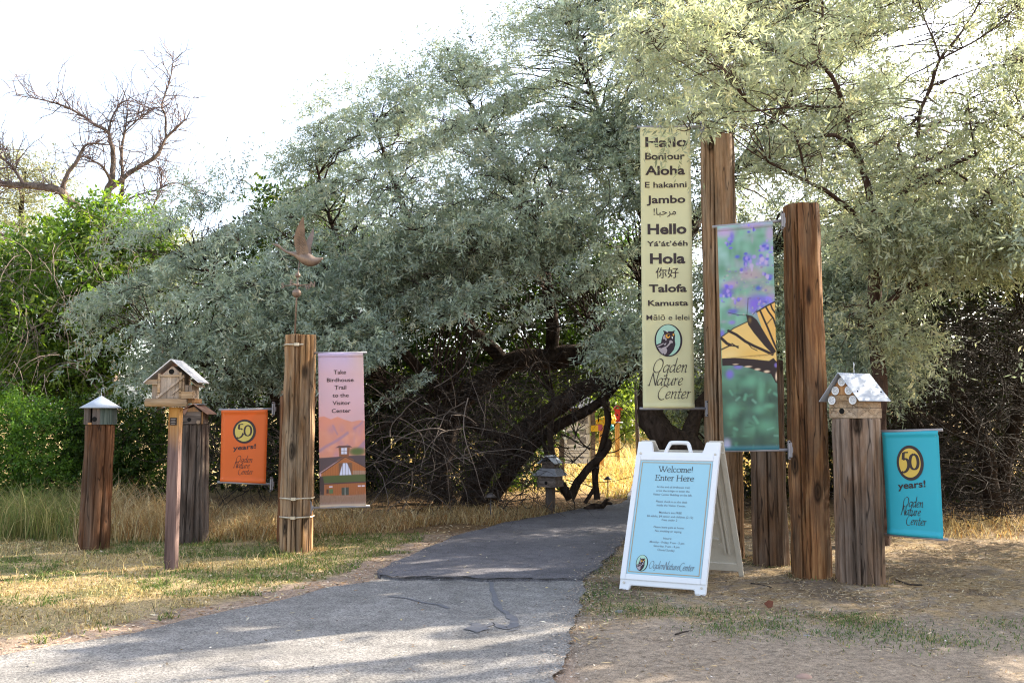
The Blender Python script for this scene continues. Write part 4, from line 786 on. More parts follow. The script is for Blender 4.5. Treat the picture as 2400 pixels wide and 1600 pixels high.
M['board_brown'] = wood('brown_board', (.05, .035, .03), (.13, .095, .08), (.20, .15, .125), (.20, .17, .16), 26, .5, knots=False)
M['rust'] = flat('rusty_sheet', (.30, .165, .115), .6, .3, .35, 15)
M['tin'] = flat('tin_sheet', (.66, .64, .66), .45, .5, .12, 18)
BG = 'birdhouses on posts by the trail'
# octagonal, cone roof
t = thing('birdhouse', (cA[0] + .02, cA[1], 1.236), 'octagonal dark wooden birdhouse with a pointed grey metal cone roof', 'birdhouse', BG); fx = Fr(t.location)
R8 = .152; ang = [math.radians(-90 - 22.5 + 45 * k) for k in range(8)]
for k in range(8):
    a, b2 = ang[k], ang[(k + 1) % 8]; mb = MB(); n = 3 if k in (0, 1, 7) else 1
    for q in range(n):
        f0, f1 = q / n + .012, (q + 1) / n - .012
        if k == 0 and q == 0: continue
        P0 = np.array([math.cos(a), math.sin(a)]) * R8; P1 = np.array([math.cos(b2), math.sin(b2)]) * R8; u0 = P0 + (P1 - P0) * f0; u1 = P0 + (P1 - P0) * f1; nn = -nrm((P0 + P1) / 2) * (.016 + .003 * q)
        mb.hexa([fx.p(*(list(u) + [z])) for z in (.002, .176) for u in (u0, u1, u1 + nn, u0 + nn)])
    mb.build('wall_board', M[['board_brown', 'board_green', 'board_green', 'board_green', 'board_brown', 'board_brown', 'board_brown', 'board_brown'][k]], t)
mb = MB(); fx.disc(mb, .005, .055, -.1385, .024); mb.build('entrance_hole', M['hole'], t)
mb = MB(); mb.lathe([(.118, .0), (.118, .172)], t.location, 8); mb.build('inner_box', M['hole'], t)
mb = MB(); fx.box(mb, (-.055, -.022), (-.152, -.139), (.0, .022)); mb.build('perch_block', M['board_warm'], t)
mb = MB(); mb.lathe([(.196, .165), (.199, .168), (.10, .228), (.012, .284), (.0, .289)], t.location, 40); rf = mb.build('roof', M['galv'], t, True)
mb = MB(); mb.tube(smooth_line([fx.p(0, 0, .28), fx.p(0, 0, .35), fx.p(.012, 0, .372), fx.p(.024, 0, .36), fx.p(.018, 0, .345)], 16), .0022, 6); mb.build('hook', M['galv'], t, True)
# barn-shaped
t = thing('birdhouse', (sx - .005, sy, 1.40), 'barn-shaped weathered wooden birdhouse with a diagonal brace and log sill', 'birdhouse', BG); fx = Fr(t.location)
mb = MB(); y0, y1 = -.10, .11
fx.prism(mb, [(-.105, .075), (.085, .075), (.085, .285), (0, .355), (-.105, .265)], y0, y1); mb.build('wall', M['board'], t)
mb = MB(); fx.box(mb, (-.178, -.107), (y0 + .02, y1), (.075, .205)); mb.build('side_bay', M['board'], t); mb = MB(); fx.box(mb, (.087, .165), (y0 + .03, y1), (.075, .19)); mb.build('side_bay', M['board'], t)
mb = MB(); mb.tube([fx.p(-.212, -.115, .038), fx.p(-.05, -.117, .037), fx.p(.142, -.115, .038)], [.036, .037, .035], 16); mb.build('log_sill', M['board_x'], t, True)
mb = MB(); fx.box(mb, (-.17, .18), (-.09, .14), (.035, .073)); mb.build('platform', M['board_warm'], t)
mb = MB(); fx.slab(mb, (-.235, .205), (.0, .408), -.135, .14, .007); fx.slab(mb, (.0, .408), (.243, .208), -.135, .14, .007); mb.build('roof', M['tin'], t)
mb = MB(); mb = None
for bx_ in (((-.222, -.119), (y0 - .02, y0 + .01), (.195, .237)), ((-.118, -.098), (y0 - .014, y0 + .01), (.075, .29)), ((.068, .088), (y0 - .014, y0), (.075, .30)), ((.092, .104), (y0, y0 + .03), (.075, .28)), ((-.097, .067), (y0 - .013, y0), (.262, .280))):
    mb = MB(); fx.box(mb, *bx_); mb.build('trim_board', M['board_x'], t)
mb = MB(); a = math.degrees(math.atan2(.19, .235)); fx.box(mb, (-.155, .145), (y0 - .026, y0 - .014), (.162, .182), a); mb.build('diagonal_brace', M['board'], t); mb = MB(); fx.box(mb, (-.015, .078), (y0 - .012, y0), (.125, .143), a); mb.build('diagonal_brace', M['board'], t)
mb = MB(); fx.disc(mb, -.005, .306, y0 - .001, .023); mb.build('entrance_hole', M['hole'], t)
mb = MB(); fx.box(mb, (.095, .19), (y0 - .03, y0 + .05), (.082, .130)); fx.box(mb, (.095, .195), (y0 - .035, y0 + .06), (.072, .081)); fx.slab(mb, (.15, .235), (.215, .175), y0, .12, .006); mb.build('porch', M['board_x'], t)
# rust roof
t = thing('birdhouse', (cC[0] + .005, cC[1] - .02, 1.237), 'small grey board birdhouse under a rusty sheet roof, tucked behind the barn-shaped one', 'birdhouse', BG); fx = Fr(t.location)
mb = MB(); fx.prism(mb, [(-.13, .002), (.10, .002), (.10, .125), (.04, .185), (-.13, .125)], -.12, .12); mb.build('wall', M['board_dark'], t)
mb = MB(); fx.prism(mb, [(-.115, .13), (.085, .13), (.03, .183)], -.128, -.121); mb.build('gable', M['board_warm'], t)
mb = MB(); fx.slab(mb, (-.155, .118), (.03, .207), -.16, .14, .006); mb.cur = 0; fx.slab(mb, (.03, .207), (.185, .10), -.16, .14, .006); mb.build('roof', M['rust'], t)
mb = MB(); fx.box(mb, (.0, .075), (-.10, .14), (.205, .214)); mb.build('ridge_cap', M['zinc_paint'], t)
mb = MB(); fx.disc(mb, -.018, .048, -.121, .020); mb.build('entrance_hole', M['hole'], t)
mb = MB(); fx.prism(mb, [(-.10, .15), (-.02, .17), (-.065, .095)], -.135, -.13); mb.build('ornament', M['rust'], t); mb = MB(); fx.disc(mb, .078, .022, -.121, .02, .008); mb.build('corner_disc', M['board'], t)
mb = MB(); fx.box(mb, (.102, .114), (-.10, -.08), (.002, .13)); mb.build('corner_post', M['board_warm'], t)
# white discs
t = thing('birdhouse', (cK[0] - .005, cK[1], 1.302), 'plank birdhouse decorated with white spiral discs under a shiny sheet metal roof', 'birdhouse', BG); fx = Fr(t.location, -57)
hw, dp = .135, .155
mb = MB(); fx.box(mb, (-hw, hw), (-dp, dp), (.002, .083)); fx.box(mb, (-hw + .002, hw - .002), (-dp + .003, dp - .003), (.086, .135)); fx.box(mb, (-hw, hw), (-dp + .001, dp), (.137, .185)); mb.build('wall', M['board_x'], t, False, .003)
mb = MB(); fx.prism(mb, [(-hw, .187), (hw, .187), (0, .35)], -dp + .002, dp - .002); mb.build('gable', M['board_warm'], t)
mb = MB(); fx.slab(mb, (-.188, .135), (0, .362), -dp - .05, dp + .045, .004); fx.slab(mb, (0, .362), (.188, .135), -dp - .05, dp + .045, .004); rf = mb.build('roof', M['galv'], t)
for yy in (-.14, .16):
    mb = MB(); q = fx.p(.13, yy, .212); mb.lathe([(.006, -.004), (.006, .006), (.002, .009)], q, 8); mb.build('screw', M['hole'], rf)
for x, z in ((0, .292), (-.062, .222), (.062, .222), (-.098, .145), (.098, .145)):
    mb = MB(); fx.disc(mb, x, z, -dp - .003, .034, .006, 28); d = mb.build('disc', M['white_plastic'], t)
    mb = MB(); mb.tube([fx.p(x + r * math.cos(q), -dp - .0095, z + r * math.sin(q)) for q, r in zip(np.linspace(0, 15, 60), np.linspace(.004, .027, 60))], .0016, 4); mb.build('spiral', M['zinc_paint'], d)
mb = MB(); fx.disc(mb, -.01, .058, -dp - .001, .023, .003); mb.build('entrance_hole', M['hole'], t)
mb = MB(); mb.tube(smooth_line([fx.p(0, .0, .36), fx.p(0, 0, .42), fx.p(-.004, .006, .445), fx.p(-.012, .016, .452), fx.p(-.016, .026, .438), fx.p(-.012, .024, .428)], 20), .003, 6); mb.build('hook', M['white_plastic'], t, True)

# ------------------------------------------------------------------ printed surfaces
STROKES = {  # slanted calligraphic capitals and small letters, x-height 1
 'O': ([[(1.15, 1.72), (.8, 1.85), (.35, 1.6), (.1, 1.0), (.12, .35), (.45, .0), (.9, .08), (1.25, .6), (1.33, 1.25), (1.15, 1.72)]], 1.5),
 'g': ([[(.72, .85), (.5, 1.0), (.22, .85), (.06, .45), (.14, .08), (.36, .06), (.7, .5)], [(.86, 1.05), (.74, .4), (.68, -.25), (.5, -.5), (.3, -.45)]], .95),
 'd': ([[(.72, .85), (.5, 1.0), (.22, .85), (.06, .45), (.14, .06), (.36, .05), (.68, .5)], [(.82, 2.0), (.8, 1.7), (.68, .3), (.76, .02), (.9, .1)]], .95),
 'e': ([[(.08, .42), (.4, .52), (.6, .75), (.55, .96), (.36, .98), (.14, .7), (.08, .3), (.22, .02), (.45, .06), (.66, .26)]], .78),
 'n': ([[(.02, .85), (.16, .98), (.1, .0)], [(.13, .5), (.35, .88), (.55, 1.0), (.66, .85), (.6, .2), (.68, .0), (.82, .12)]], .9),
 'N': ([[(-.2, -.02), (.12, -.02)], [(.0, .0), (.22, 1.75)], [(.18, 1.85), (.9, -.08)], [(.9, -.08), (1.0, 1.6), (1.2, 2.15)]], 1.05),
 'a': ([[(.7, .85), (.48, 1.0), (.2, .8), (.06, .4), (.14, .05), (.36, .08), (.66, .55)], [(.76, 1.0), (.64, .25), (.72, .0), (.86, .12)]], .9),
 't': ([[(.32, 1.5), (.18, .35), (.24, .02), (.5, .14)], [(.0, .95), (.55, .98)]], .58),
 'u': ([[(.02, .85), (.14, .98), (.08, .3), (.2, .02), (.42, .15), (.66, .6)], [(.74, 1.0), (.64, .25), (.72, .0), (.86, .12)]], .92),
 'r': ([[(.02, .85), (.16, .98), (.1, .0)], [(.13, .55), (.3, .88), (.52, .98)]], .6),
 'C': ([[(1.2, 1.62), (1.0, 1.85), (.6, 1.75), (.22, 1.25), (.1, .65), (.25, .12), (.62, -.15), (1.05, -.05)]], 1.15)}
ROMAN = {
 'W': ([[(.0, 1.5), (.5, 0)], [(.5, 0), (.95, 1.45)], [(.7, 1.5), (1.25, 0)], [(1.25, 0), (1.75, 1.5)], [(-.15, 1.5), (.3, 1.5)], [(.6, 1.5), (1.05, 1.5)], [(1.55, 1.5), (1.92, 1.5)]], 1.85),
 'E': ([[(.2, 0), (.2, 1.5)], [(.0, 1.5), (.9, 1.5), (.95, 1.2)], [(.2, .8), (.7, .8)], [(.7, .95), (.7, .62)], [(.0, 0), (.95, 0), (1.02, .35)]], 1.15),
 'H': ([[(.2, 0), (.2, 1.5)], [(1.15, 0), (1.15, 1.5)], [(.2, .8), (1.15, .8)], [(0, 0), (.4, 0)], [(.95, 0), (1.35, 0)], [(0, 1.5), (.4, 1.5)], [(.95, 1.5), (1.35, 1.5)]], 1.45),
 'e': ([[(.1, .58), (.72, .62), (.68, .88), (.42, 1.0), (.15, .8), (.08, .42), (.25, .08), (.5, .0), (.78, .2)]], .88),
 'l': ([[(.02, 1.62), (.2, 1.68)], [(.2, 1.68), (.2, 0)], [(.0, 0), (.4, 0)]], .42),
 'c': ([[(.7, .82), (.45, 1.0), (.15, .8), (.08, .42), (.25, .08), (.5, 0), (.75, .2)]], .82),
 'o': ([[(.5, 1.0), (.18, .85), (.07, .5), (.18, .14), (.5, 0), (.82, .14), (.93, .5), (.82, .85), (.5, 1.0)]], 1.0),
 'm': ([[(.0, .92), (.18, 1.0), (.18, 0)], [(.18, .7), (.45, .97), (.65, .85), (.68, .6), (.68, 0)], [(.68, .7), (.95, .97), (1.15, .85), (1.18, .6), (1.18, 0)], [(0, 0), (.36, 0)], [(.52, 0), (.84, 0)], [(1.02, 0), (1.36, 0)]], 1.4),
 'n': ([[(.0, .92), (.18, 1.0), (.18, 0)], [(.18, .7), (.48, .98), (.7, .85), (.74, .6), (.74, 0)], [(0, 0), (.36, 0)], [(.56, 0), (.92, 0)]], .96),
 't': ([[(.2, 1.35), (.2, .25), (.3, .03), (.55, .12)], [(0, .95), (.5, .95)]], .55),
 'r': ([[(.0, .92), (.18, 1.0), (.18, 0)], [(.18, .68), (.4, .97), (.62, .92)], [(0, 0), (.4, 0)]], .64),
 '!': ([[(.18, 1.6), (.17, .45)], [(.14, .08), (.22, .02)]], .4), ' ': ([], .5),
 '5': ([[(.85, 1.5), (.28, 1.48)], [(.28, 1.48), (.2, .85)], [(.2, .85), (.55, .92), (.82, .68), (.85, .25), (.6, -.12), (.2, -.3), (-.02, -.22)]], 1.0),
 '0': ([[(.55, 1.35), (.2, 1.15), (.05, .65), (.18, .18), (.55, 0), (.92, .18), (1.05, .65), (.9, 1.15), (.55, 1.35)]], 1.1)}
_fonts = {}
def font_mesh(body, bold=0.0, shear=0.0):
    key = (body, bold, shear)
    if key not in _fonts:
        cu = bpy.data.curves.new('lettering', 'FONT'); cu.body = body; cu.size = 1; cu.offset = bold; cu.shear = shear; cu.resolution_u = 3
        o = bpy.data.objects.new('lettering', cu); C.objects.link(o); dg = bpy.context.evaluated_depsgraph_get(); dg.update()
        me = bpy.data.meshes.new_from_object(o.evaluated_get(dg)); v = np.array([q.co[:] for q in me.vertices]).reshape(-1, 3); f = [tuple(p.vertices) for p in me.polygons]
        bpy.data.objects.remove(o); bpy.data.curves.remove(cu); bpy.data.meshes.remove(me); _fonts[key] = (v, f)
    return _fonts[key]
class Surf:
    """a printed sheet in space: x to the right, y down, metres, from the top left corner"""
    def __init__(s, TL, TR, BL, BR, wave=0.0, seed=0):
        s.c = [np.asarray(q, float) for q in (TL, TR, BL, BR)]; s.W = np.linalg.norm(s.c[1] - s.c[0]); s.H = np.linalg.norm(s.c[2] - s.c[0])
        s.n = nrm(np.cross(s.c[2] - s.c[0], s.c[1] - s.c[0])); s.n = s.n if s.n[1] < 0 else -s.n; s.wave = wave; s.seed = seed
    def map(s, x, y, off=0.0):
        u, v = x / s.W, y / s.H; p = (s.c[0] * (1 - u) + s.c[1] * u) * (1 - v) + (s.c[2] * (1 - u) + s.c[3] * u) * v
        return p + s.n * (off + s.wave * (math.sin(6.28 * (u * .9 + v * .35 + s.seed * .3)) + .6 * math.sin(6.28 * (v * 1.4 - u * .4) + s.seed)))
    def text(s, mb, body, x0, x1, base, cap=None, bold=0.0, off=.004, rot=0.0):
        v, f = font_mesh(body, bold); lo, hi = v[:, 0].min(), v[:, 0].max(); k = (x1 - x0) / (hi - lo); ky = (cap / .727 if cap else k); ca, sa = math.cos(rot), math.sin(rot)
        X = (v[:, 0] - lo) * k; Y = v[:, 1] * ky
        mb.add([s.map(x0 + a * ca + b2 * sa * 0, base - b2 - a * sa, off) for a, b2 in zip(X, Y)], f)
    def strokes(s, mb, body, x0, x1, base, xh, pen=.14, font=STROKES, shear=.22, off=.004, nib=.7, thin=.38):
        segs, adv = [], 0
        for ch in body:
            L, wd = font[ch]; segs += [[(a + adv + shear * b2, b2) for a, b2 in l] for l in L]; adv += wd
        allx = [a for l in segs for a, _ in l]; lo, hi = min(allx), max(allx); k = (x1 - x0) / (hi - lo); cn, sn = math.cos(nib), math.sin(nib)
        for i, l in enumerate(segs):
            L = smooth_line(l, 4 * len(l)) if len(l) > 2 else np.array(l, float)
            L = np.stack([(L[:, 0] - lo) * k, L[:, 1] * xh], 1); d = nrm(np.gradient(L, axis=0)); hw = pen * xh * (thin + (1 - thin) * np.abs(d[:, 0] * sn - d[:, 1] * cn)) / 2
            nn = np.stack([-d[:, 1], d[:, 0]], 1) * hw[:, None]; A, B = L + nn, L - nn; m = len(L); o2 = off + .00012 * i
            mb.add([s.map(x0 + a, base - b2, o2) for a, b2 in A] + [s.map(x0 + a, base - b2, o2) for a, b2 in B], [(j, j + 1, m + j + 1, m + j) for j in range(m - 1)])
    def ell(s, mb, x, y, rx, ry, off, n=40): mb.sheet([(x + rx * math.cos(t), y + ry * math.sin(t)) for t in np.linspace(0, 6.2832, n, endpoint=False)], s.map, off)
    def poly(s, mb, pts, off): mb.sheet(pts, s.map, off)
    def grid(s, nx, ny): 
        u, v = np.meshgrid(np.linspace(0, s.W, nx), np.linspace(0, s.H, ny)); return np.array([s.map(a, b2) for a, b2 in zip(u.ravel(), v.ravel())])
def cloth_mesh(s, nx, ny, colarr=None):
    V = s.grid(nx, ny); vv = np.repeat(np.linspace(0, s.H, ny), nx); e = np.minimum(vv, s.H - vv)         # sleeves round the rods
    V = V + s.n * (.011 * np.where(e < .045, np.sin(np.clip(e, 0, .045) / .045 * math.pi) ** .7, 0))[:, None]; i = np.arange(nx * ny).reshape(ny, nx); F = np.stack([i[:-1, :-1], i[1:, :-1], i[1:, 1:], i[:-1, 1:]], -1).reshape(-1, 4)
    a = V[F[0]]; nv = np.cross(a[1] - a[0], a[2] - a[0])
    if nv @ s.n < 0: F = F[:, ::-1]
    return np_mesh('cloth', V, F, vert_col=colarr, smooth=True)
def vinyl(name, col):
    b = NB(name); c = col if not isinstance(col, str) else b.n('Attribute', _attribute_name='col'); n = b.noise(b.coords(), 3, 3)
    sh = b.bsdf(b.mix(1.0, c, b.ramp(n, [(.3, .94), (.7, 1.0)]), 'MULTIPLY') , .45, b.bump(n, .15, .02), 0, .35); tr = b.n('BsdfTranslucent', Color=c)
    return b.done(b.n('MixShader', Fac=.18, i1=sh, i2=tr))
M['vinyl_cream'] = vinyl('vinyl_cream', (.76, .72, .44)); M['vinyl_orange'] = vinyl('vinyl_orange', (.82, .165, .03)); M['vinyl_teal'] = vinyl('vinyl_teal', (.045, .50, .62)); M['vinyl_print'] = vinyl('vinyl_print', 'attr')
M['mint'] = flat('mint_print', (.40, .62, .50), .6, 0, .02); M['owl_grey'] = flat('owl_grey', (.42, .36, .38), .6, 0, .04); M['owl_orange'] = flat('owl_orange', (.75, .36, .06), .6, 0, .04); M['owl_white'] = flat('owl_white', (.75, .75, .73), .6, 0, .02)
M['ink_purple'] = flat('ink_purple', (.035, .022, .032), .6, 0, .1); M['gold_print'] = flat('gold_print', (.70, .47, .09), .55, 0, .03); M['gold_dull'] = flat('gold_dull', (.62, .50, .13), .55, 0, .03)
M['text_brown'] = flat('text_brown', (.05, .035, .035), .6, 0, .1); M['brass'] = flat('brass_grommet', (.55, .48, .36), .35, .8, .15, 30); M['poster_blue'] = flat('poster_blue', (.33, .57, .675), .4, 0, .02, 4, .35, .01); M['poster_line'] = flat('poster_line', (.42, .30, .17), .5, 0, .05); M['text_blue'] = flat('text_blue', (.17, .20, .235), .6, 0, .1)
def owl(s, parent, cx, cy, rx, ry):
    """round emblem with a looking-back owl"""
    q = lambda pts: [(cx + (a - 468) / 232 * rx, cy + (b2 - 430) / 273 * ry) for a, b2 in pts]
    mb = MB(); mb.cur = 0; s.ell(mb, cx, cy, rx, ry, .004); mb.cur = 1; s.ell(mb, cx - .022 * rx, cy - .01 * ry, rx * .875, ry * .945, .0055)
    mb.cur = 0; s.poly(mb, q([(378, 262), (410, 272), (470, 276), (530, 280), (577, 264), (560, 300), (577, 340), (572, 430), (581, 500), (552, 590), (482, 674), (430, 694), (372, 676), (318, 630), (284, 572), (262, 520), (275, 498), (340, 472), (356, 400), (375, 345), (398, 312)]), .0065)
    mb.cur = 2
    for pts in ([(288, 545), (345, 562), (440, 522), (428, 560), (446, 600), (424, 652), (396, 672), (378, 640), (366, 660), (320, 612)], [(268, 528), (380, 474), (392, 484), (340, 514), (285, 540)], [(484, 432), (510, 428), (542, 452), (536, 474), (505, 478), (470, 520), (438, 552), (430, 530), (478, 474)], [(384, 352), (410, 330), (414, 380), (440, 404), (426, 446), (404, 408), (372, 408)], [(392, 486), (430, 470), (424, 500), (400, 516)]): s.poly(mb, q(pts), .0078)
    mb.cur = 3; s.ell(mb, cx + (457 - 468) / 232 * rx, cy + (355 - 430) / 273 * ry, rx * .17, ry * .15, .0078, 20); s.ell(mb, cx + (551 - 468) / 232 * rx, cy + (336 - 430) / 273 * ry, rx * .06, ry * .08, .0078, 14)
    mb.cur = 0; s.poly(mb, q([(420, 322), (470, 322), (505, 352), (460, 345)]), .009); s.ell(mb, cx + (466 - 468) / 232 * rx, cy + (352 - 430) / 273 * ry, rx * .07, ry * .06, .0092, 14)
    mb.cur = 4; s.poly(mb, q([(522, 360), (540, 372), (542, 396), (530, 410), (520, 386)]), .0085); s.poly(mb, q([(412, 266), (470, 280), (452, 294), (430, 282)]), .0085)
    return mb.build('owl_emblem', [M['ink_purple'], M['mint'], M['owl_grey'], M['owl_orange'], M['owl_white']], parent)
def fifty(s, parent, cx, cy, rx, ry, gold, ink='text_brown'):
    mb = MB(); mb.cur = 0; s.ell(mb, cx, cy, rx, ry, .004); mb.cur = 1; s.ell(mb, cx - .02 * rx, cy, rx * .80, ry * .83, .0055); mb.cur = 0
    s.strokes(mb, '50', cx - rx * .63, cx + rx * .60, cy + ry * .36, ry * .64, .26, ROMAN, 0, .007, .0, .45)
    return mb.build('anniversary_emblem', [M[ink], M[gold]], parent)
def banner(name, label, s, cloth, postc, side, parts=None, nx=14, ny=24, colarr=None, rod=.012, over=.035, reach=None, plate=True, gm=.022):
    """cloth, two rods, two brackets and four grommets; side = -1 when the post stands at the left of the cloth"""
    root = thing(name, tuple(s.map(s.W / 2, s.H, 0)), label, 'banner', 'printed vinyl banners hung on the posts')
    o = link('cloth', cloth_mesh(s, nx, ny, colarr), M[cloth], root); md = o.modifiers.new('thickness', 'SOLIDIFY'); md.thickness = .003; md.offset = -1
    for yy in (0.0, s.H):
        a = s.map(0, yy, -.008); b2 = s.map(s.W, yy, -.008); d = nrm(b2 - a); near, far = (a, b2) if side < 0 else (b2, a); dd = d if side < 0 else -d
        st = near - dd * (reach if reach else .1); mb = MB(); mb.tube([st, far + dd * over], rod, 12); mb.build('rod', M['zinc_paint'], root, True)
        q = st - dd * .004; mb = MB(); f = Fr((q[0], q[1] + .0, q[2]), math.degrees(math.atan2(d[1], d[0])))
        f.box(mb, (-.010, .006), (-.038, .03), (-.075, .075)); f.box(mb, (.006, .026), (-.018, .018), (-.024, .024)); f.box(mb, (.006, .020), (-.026, -.019), (-.06, .06)); br = mb.build('bracket', M['zinc_paint'], root, False, .003)
        for z in (-.062, .062): mb = MB(); f.box(mb, (-.006, .003), (-.041, -.038), (z - .006, z + .006)); mb.build('bolt', M['hole'], br)
    mb2 = None
    for x in (gm, s.W - gm):
        for y in (gm * 1.6, s.H - gm * 1.6):
            mb = MB(); mb.cur = 0; s.ell(mb, x, y, .0085, .0085, .0035, 16); mb.cur = 1; s.ell(mb, x, y, .0045, .0045, .0050, 12); mb.build('grommet', [M['brass'], M['hole']], root)
    return root
# cream greeting banner
Yb = cH[1]
s = Surf(P(1500, 298, Yb - .02), P(1617, 296.5, Yb - .02), P(1507, 957, Yb - .02), P(1628, 957, Yb - .02), .006, 1)
hello = banner('greeting_banner', 'tall narrow cream banner printed with greetings in many languages', s, 'vinyl_cream', cH, 1, nx=12, ny=220, over=.03, reach=.11)
cx = lambda x, y: (x - (105 + 15 * (y - 76) / 1401)) / 252 * s.W
cy = lambda y: (y - 76) / 1401 * s.H
mb = MB()
for body, x0, x1, top, base, bold in (('Hallo', 131, 343, 128, 178, .028), ('Bonjour', 130, 330, 208, 243, .026), ('Aloha', 131, 330, 274, 320, .028), ('E hakanni', 129, 338, 355, 385, .018), ('Jambo', 138, 331, 424, 463, .026), ('Hello', 143, 336, 566, 617, .032),
                                      ('Y\u00e1\u2019\u00e1t\u2019\u00e9\u00e9h', 139, 341, 652, 678, .018), ('Hola', 155, 329, 713, 764, .032), ('Talofa', 150, 336, 868, 906, .03), ('Kamusta', 145, 343, 946, 974, .024), ('M\u0101l\u014d e lelei', 137, 349, 1018, 1045, .003)):
    s.text(mb, body, cx(x0, base), cx(x1, base), cy(base), (base - top) / 1401 * s.H, bold)
s.text(mb, '!\uFE8E\uFE92\uFEA3\uFEAE\uFEE3', cx(173, 520), cx(284, 520), cy(522), None, .006); s.text(mb, '\u4f60\u597d', cx(183, 830), cx(296, 830), cy(833), None, .004)
mb.build('lettering', M['text_brown'], hello)
mb = MB()
for body, x0, x1, base, xh in (('Ogden', 172, 333, 1301, 35), ('Nature', 143, 313, 1364, 34), ('Center', 195, 354, 1429, 34)): s.strokes(mb, body, cx(x0, base), cx(x1, base), cy(base), xh / 1401 * s.H, .15)
mb.build('script_lettering', M['text_brown'], hello); owl(s, hello, cx(245, 1145), cy(1145), 68 / 252 * s.W, 80 / 1401 * s.H)
# raster helper for the photographic prints
class Ras:
    def __init__(s, w, h, box): s.w, s.h = w, h; X, Y = np.meshgrid(np.linspace(0, 1, w), np.linspace(0, 1, h)); s.u, s.v = X.ravel(), Y.ravel(); s.c = np.zeros((w * h, 3)); x0, x1, dx, y0, y1 = box; s.px = np.stack([x0 + dx * s.v + (x1 - x0) * s.u, y0 + (y1 - y0) * s.v], 1)
    def mixin(s, f, col): s.c += (s2l(col) - s.c) * np.clip(f, 0, 1)[:, None]
    def poly(s, pts, col, soft=1.5, amt=1.0):
        d = seg_dist(s.px, pts, True); i = in_poly(s.px, pts); s.mixin(np.clip(.5 + np.where(i, d, -d) / (2 * soft), 0, 1) * amt, col)
    def line(s, pts, wd, col, soft=1.5, amt=1.0): s.mixin(np.clip(.5 + (wd / 2 - seg_dist(s.px, pts)) / (2 * soft), 0, 1) * amt, col)
    def blob(s, x, y, rx, ry, col, amt=1.0, hard=1.0):
        d = ((s.px[:, 0] - x) / rx) ** 2 + ((s.px[:, 1] - y) / ry) ** 2; s.mixin(np.exp(-d ** hard) * amt, col)
# butterfly
Yb = cR[1]
s = Surf(P(1681, 530.5, Yb - .16), P(1810.5, 519, Yb - .235), P(1697, 1055.6, Yb - .16), P(1826.5, 1054, Yb - .235), .003, 2)
r = Ras(130, 480, (98, 405, 37, 203, 1461)); r.c[:] = s2l((120, 165, 145)); g = np.random.default_rng(5)
r.mixin(np.clip((r.v - .50) * 3.5, 0, 1), (78, 105, 88)); r.mixin(np.clip((.2 - r.v) * 4, 0, .8), (140, 195, 170))
for _ in range(420): 
    y = g.uniform(200, 1460); up = y < 800
    r.blob(g.uniform(100, 440), y, g.uniform(6, 40), g.uniform(6, 40), [(140, 200, 170), (170, 205, 205), (95, 145, 115), (175, 165, 185)][g.integers(4)] if up else [(90, 130, 100), (60, 85, 72), (110, 165, 135), (75, 95, 90)][g.integers(4)], g.uniform(.25, .7))
for x, y, a, b2, c in ((140, 240, 60, 30, (195, 165, 215)), (300, 215, 90, 22, (185, 160, 205)), (390, 270, 26, 50, (190, 165, 205)), (180, 270, 14, 30, (130, 115, 215)), (365, 340, 24, 26, (125, 110, 225)), (270, 400, 24, 26, (135, 120, 225)), (210, 385, 14, 10, (90, 100, 215)), (350, 425, 40, 30, (150, 140, 225)), (258, 460, 20, 22, (130, 115, 215)), (390, 510, 18, 14, (100, 110, 215)), (290, 490, 70, 40, (190, 165, 175)), (170, 540, 50, 24, (190, 160, 200)), (150, 580, 36, 30, (120, 90, 215)), (230, 640, 60, 40, (185, 165, 175)), (185, 690, 30, 16, (105, 90, 200)), (340, 640, 80, 36, (130, 100, 220)), (300, 675, 30, 40, (140, 105, 225)), (400, 620, 24, 20, (175, 150, 190)), (330, 570, 20, 14, (70, 85, 210)), (380, 580, 40, 24, (180, 165, 170)), (125, 810, 14, 20, (130, 110, 215)), (180, 752, 20, 12, (150, 130, 215)), (168, 1040, 22, 26, (135, 115, 215)), (215, 1000, 26, 14, (140, 125, 215)), (150, 1425, 24, 30, (195, 190, 215))): r.blob(x, y, a, b2, c, .85, 1.4)
for x, y in ((365, 340), (270, 400), (258, 460), (350, 425), (160, 555), (135, 590), (330, 645), (390, 640), (290, 240), (165, 280), (205, 640), (395, 390), (385, 505)):
    for _ in range(6): r.blob(x + g.normal(0, 16), y + g.normal(0, 16), g.uniform(5, 13), g.uniform(6, 16), [(120, 100, 222), (150, 135, 235), (175, 155, 225), (95, 90, 205), (200, 180, 220)][g.integers(5)], .85, 2.2)
for _ in range(70): x, y = g.uniform(130, 420), g.uniform(440, 720); r.blob(x, y, g.uniform(3, 9), g.uniform(3, 8), [(200, 180, 190), (150, 120, 150), (170, 185, 160), (130, 110, 190)][g.integers(4)], .6, 2)
for _ in range(26): x, y, t_ = g.uniform(150, 430), g.uniform(1080, 1440), g.uniform(0, 3.1); l_ = g.uniform(15, 45); r.line([(x, y), (x + l_ * math.cos(t_), y + l_ * math.sin(t_))], g.uniform(5, 16), [(125, 195, 160), (95, 150, 120), (60, 80, 70), (85, 95, 85), (150, 205, 180)][g.integers(5)], 6, .55)
for x, y, a, b2 in ((340, 1150, 20, 60), (330, 1240, 40, 26), (390, 1220, 26, 14), (370, 1330, 60, 40), (270, 1090, 60, 30), (180, 1240, 40, 40)): r.blob(x, y, a, b2, (120, 185, 150), .6, 1.2)
r.poly([(120, 832), (190, 787), (268, 750), (300, 775), (350, 830), (425, 930), (437, 1000), (400, 975), (300, 968), (200, 955), (124, 952)], (238, 200, 122))
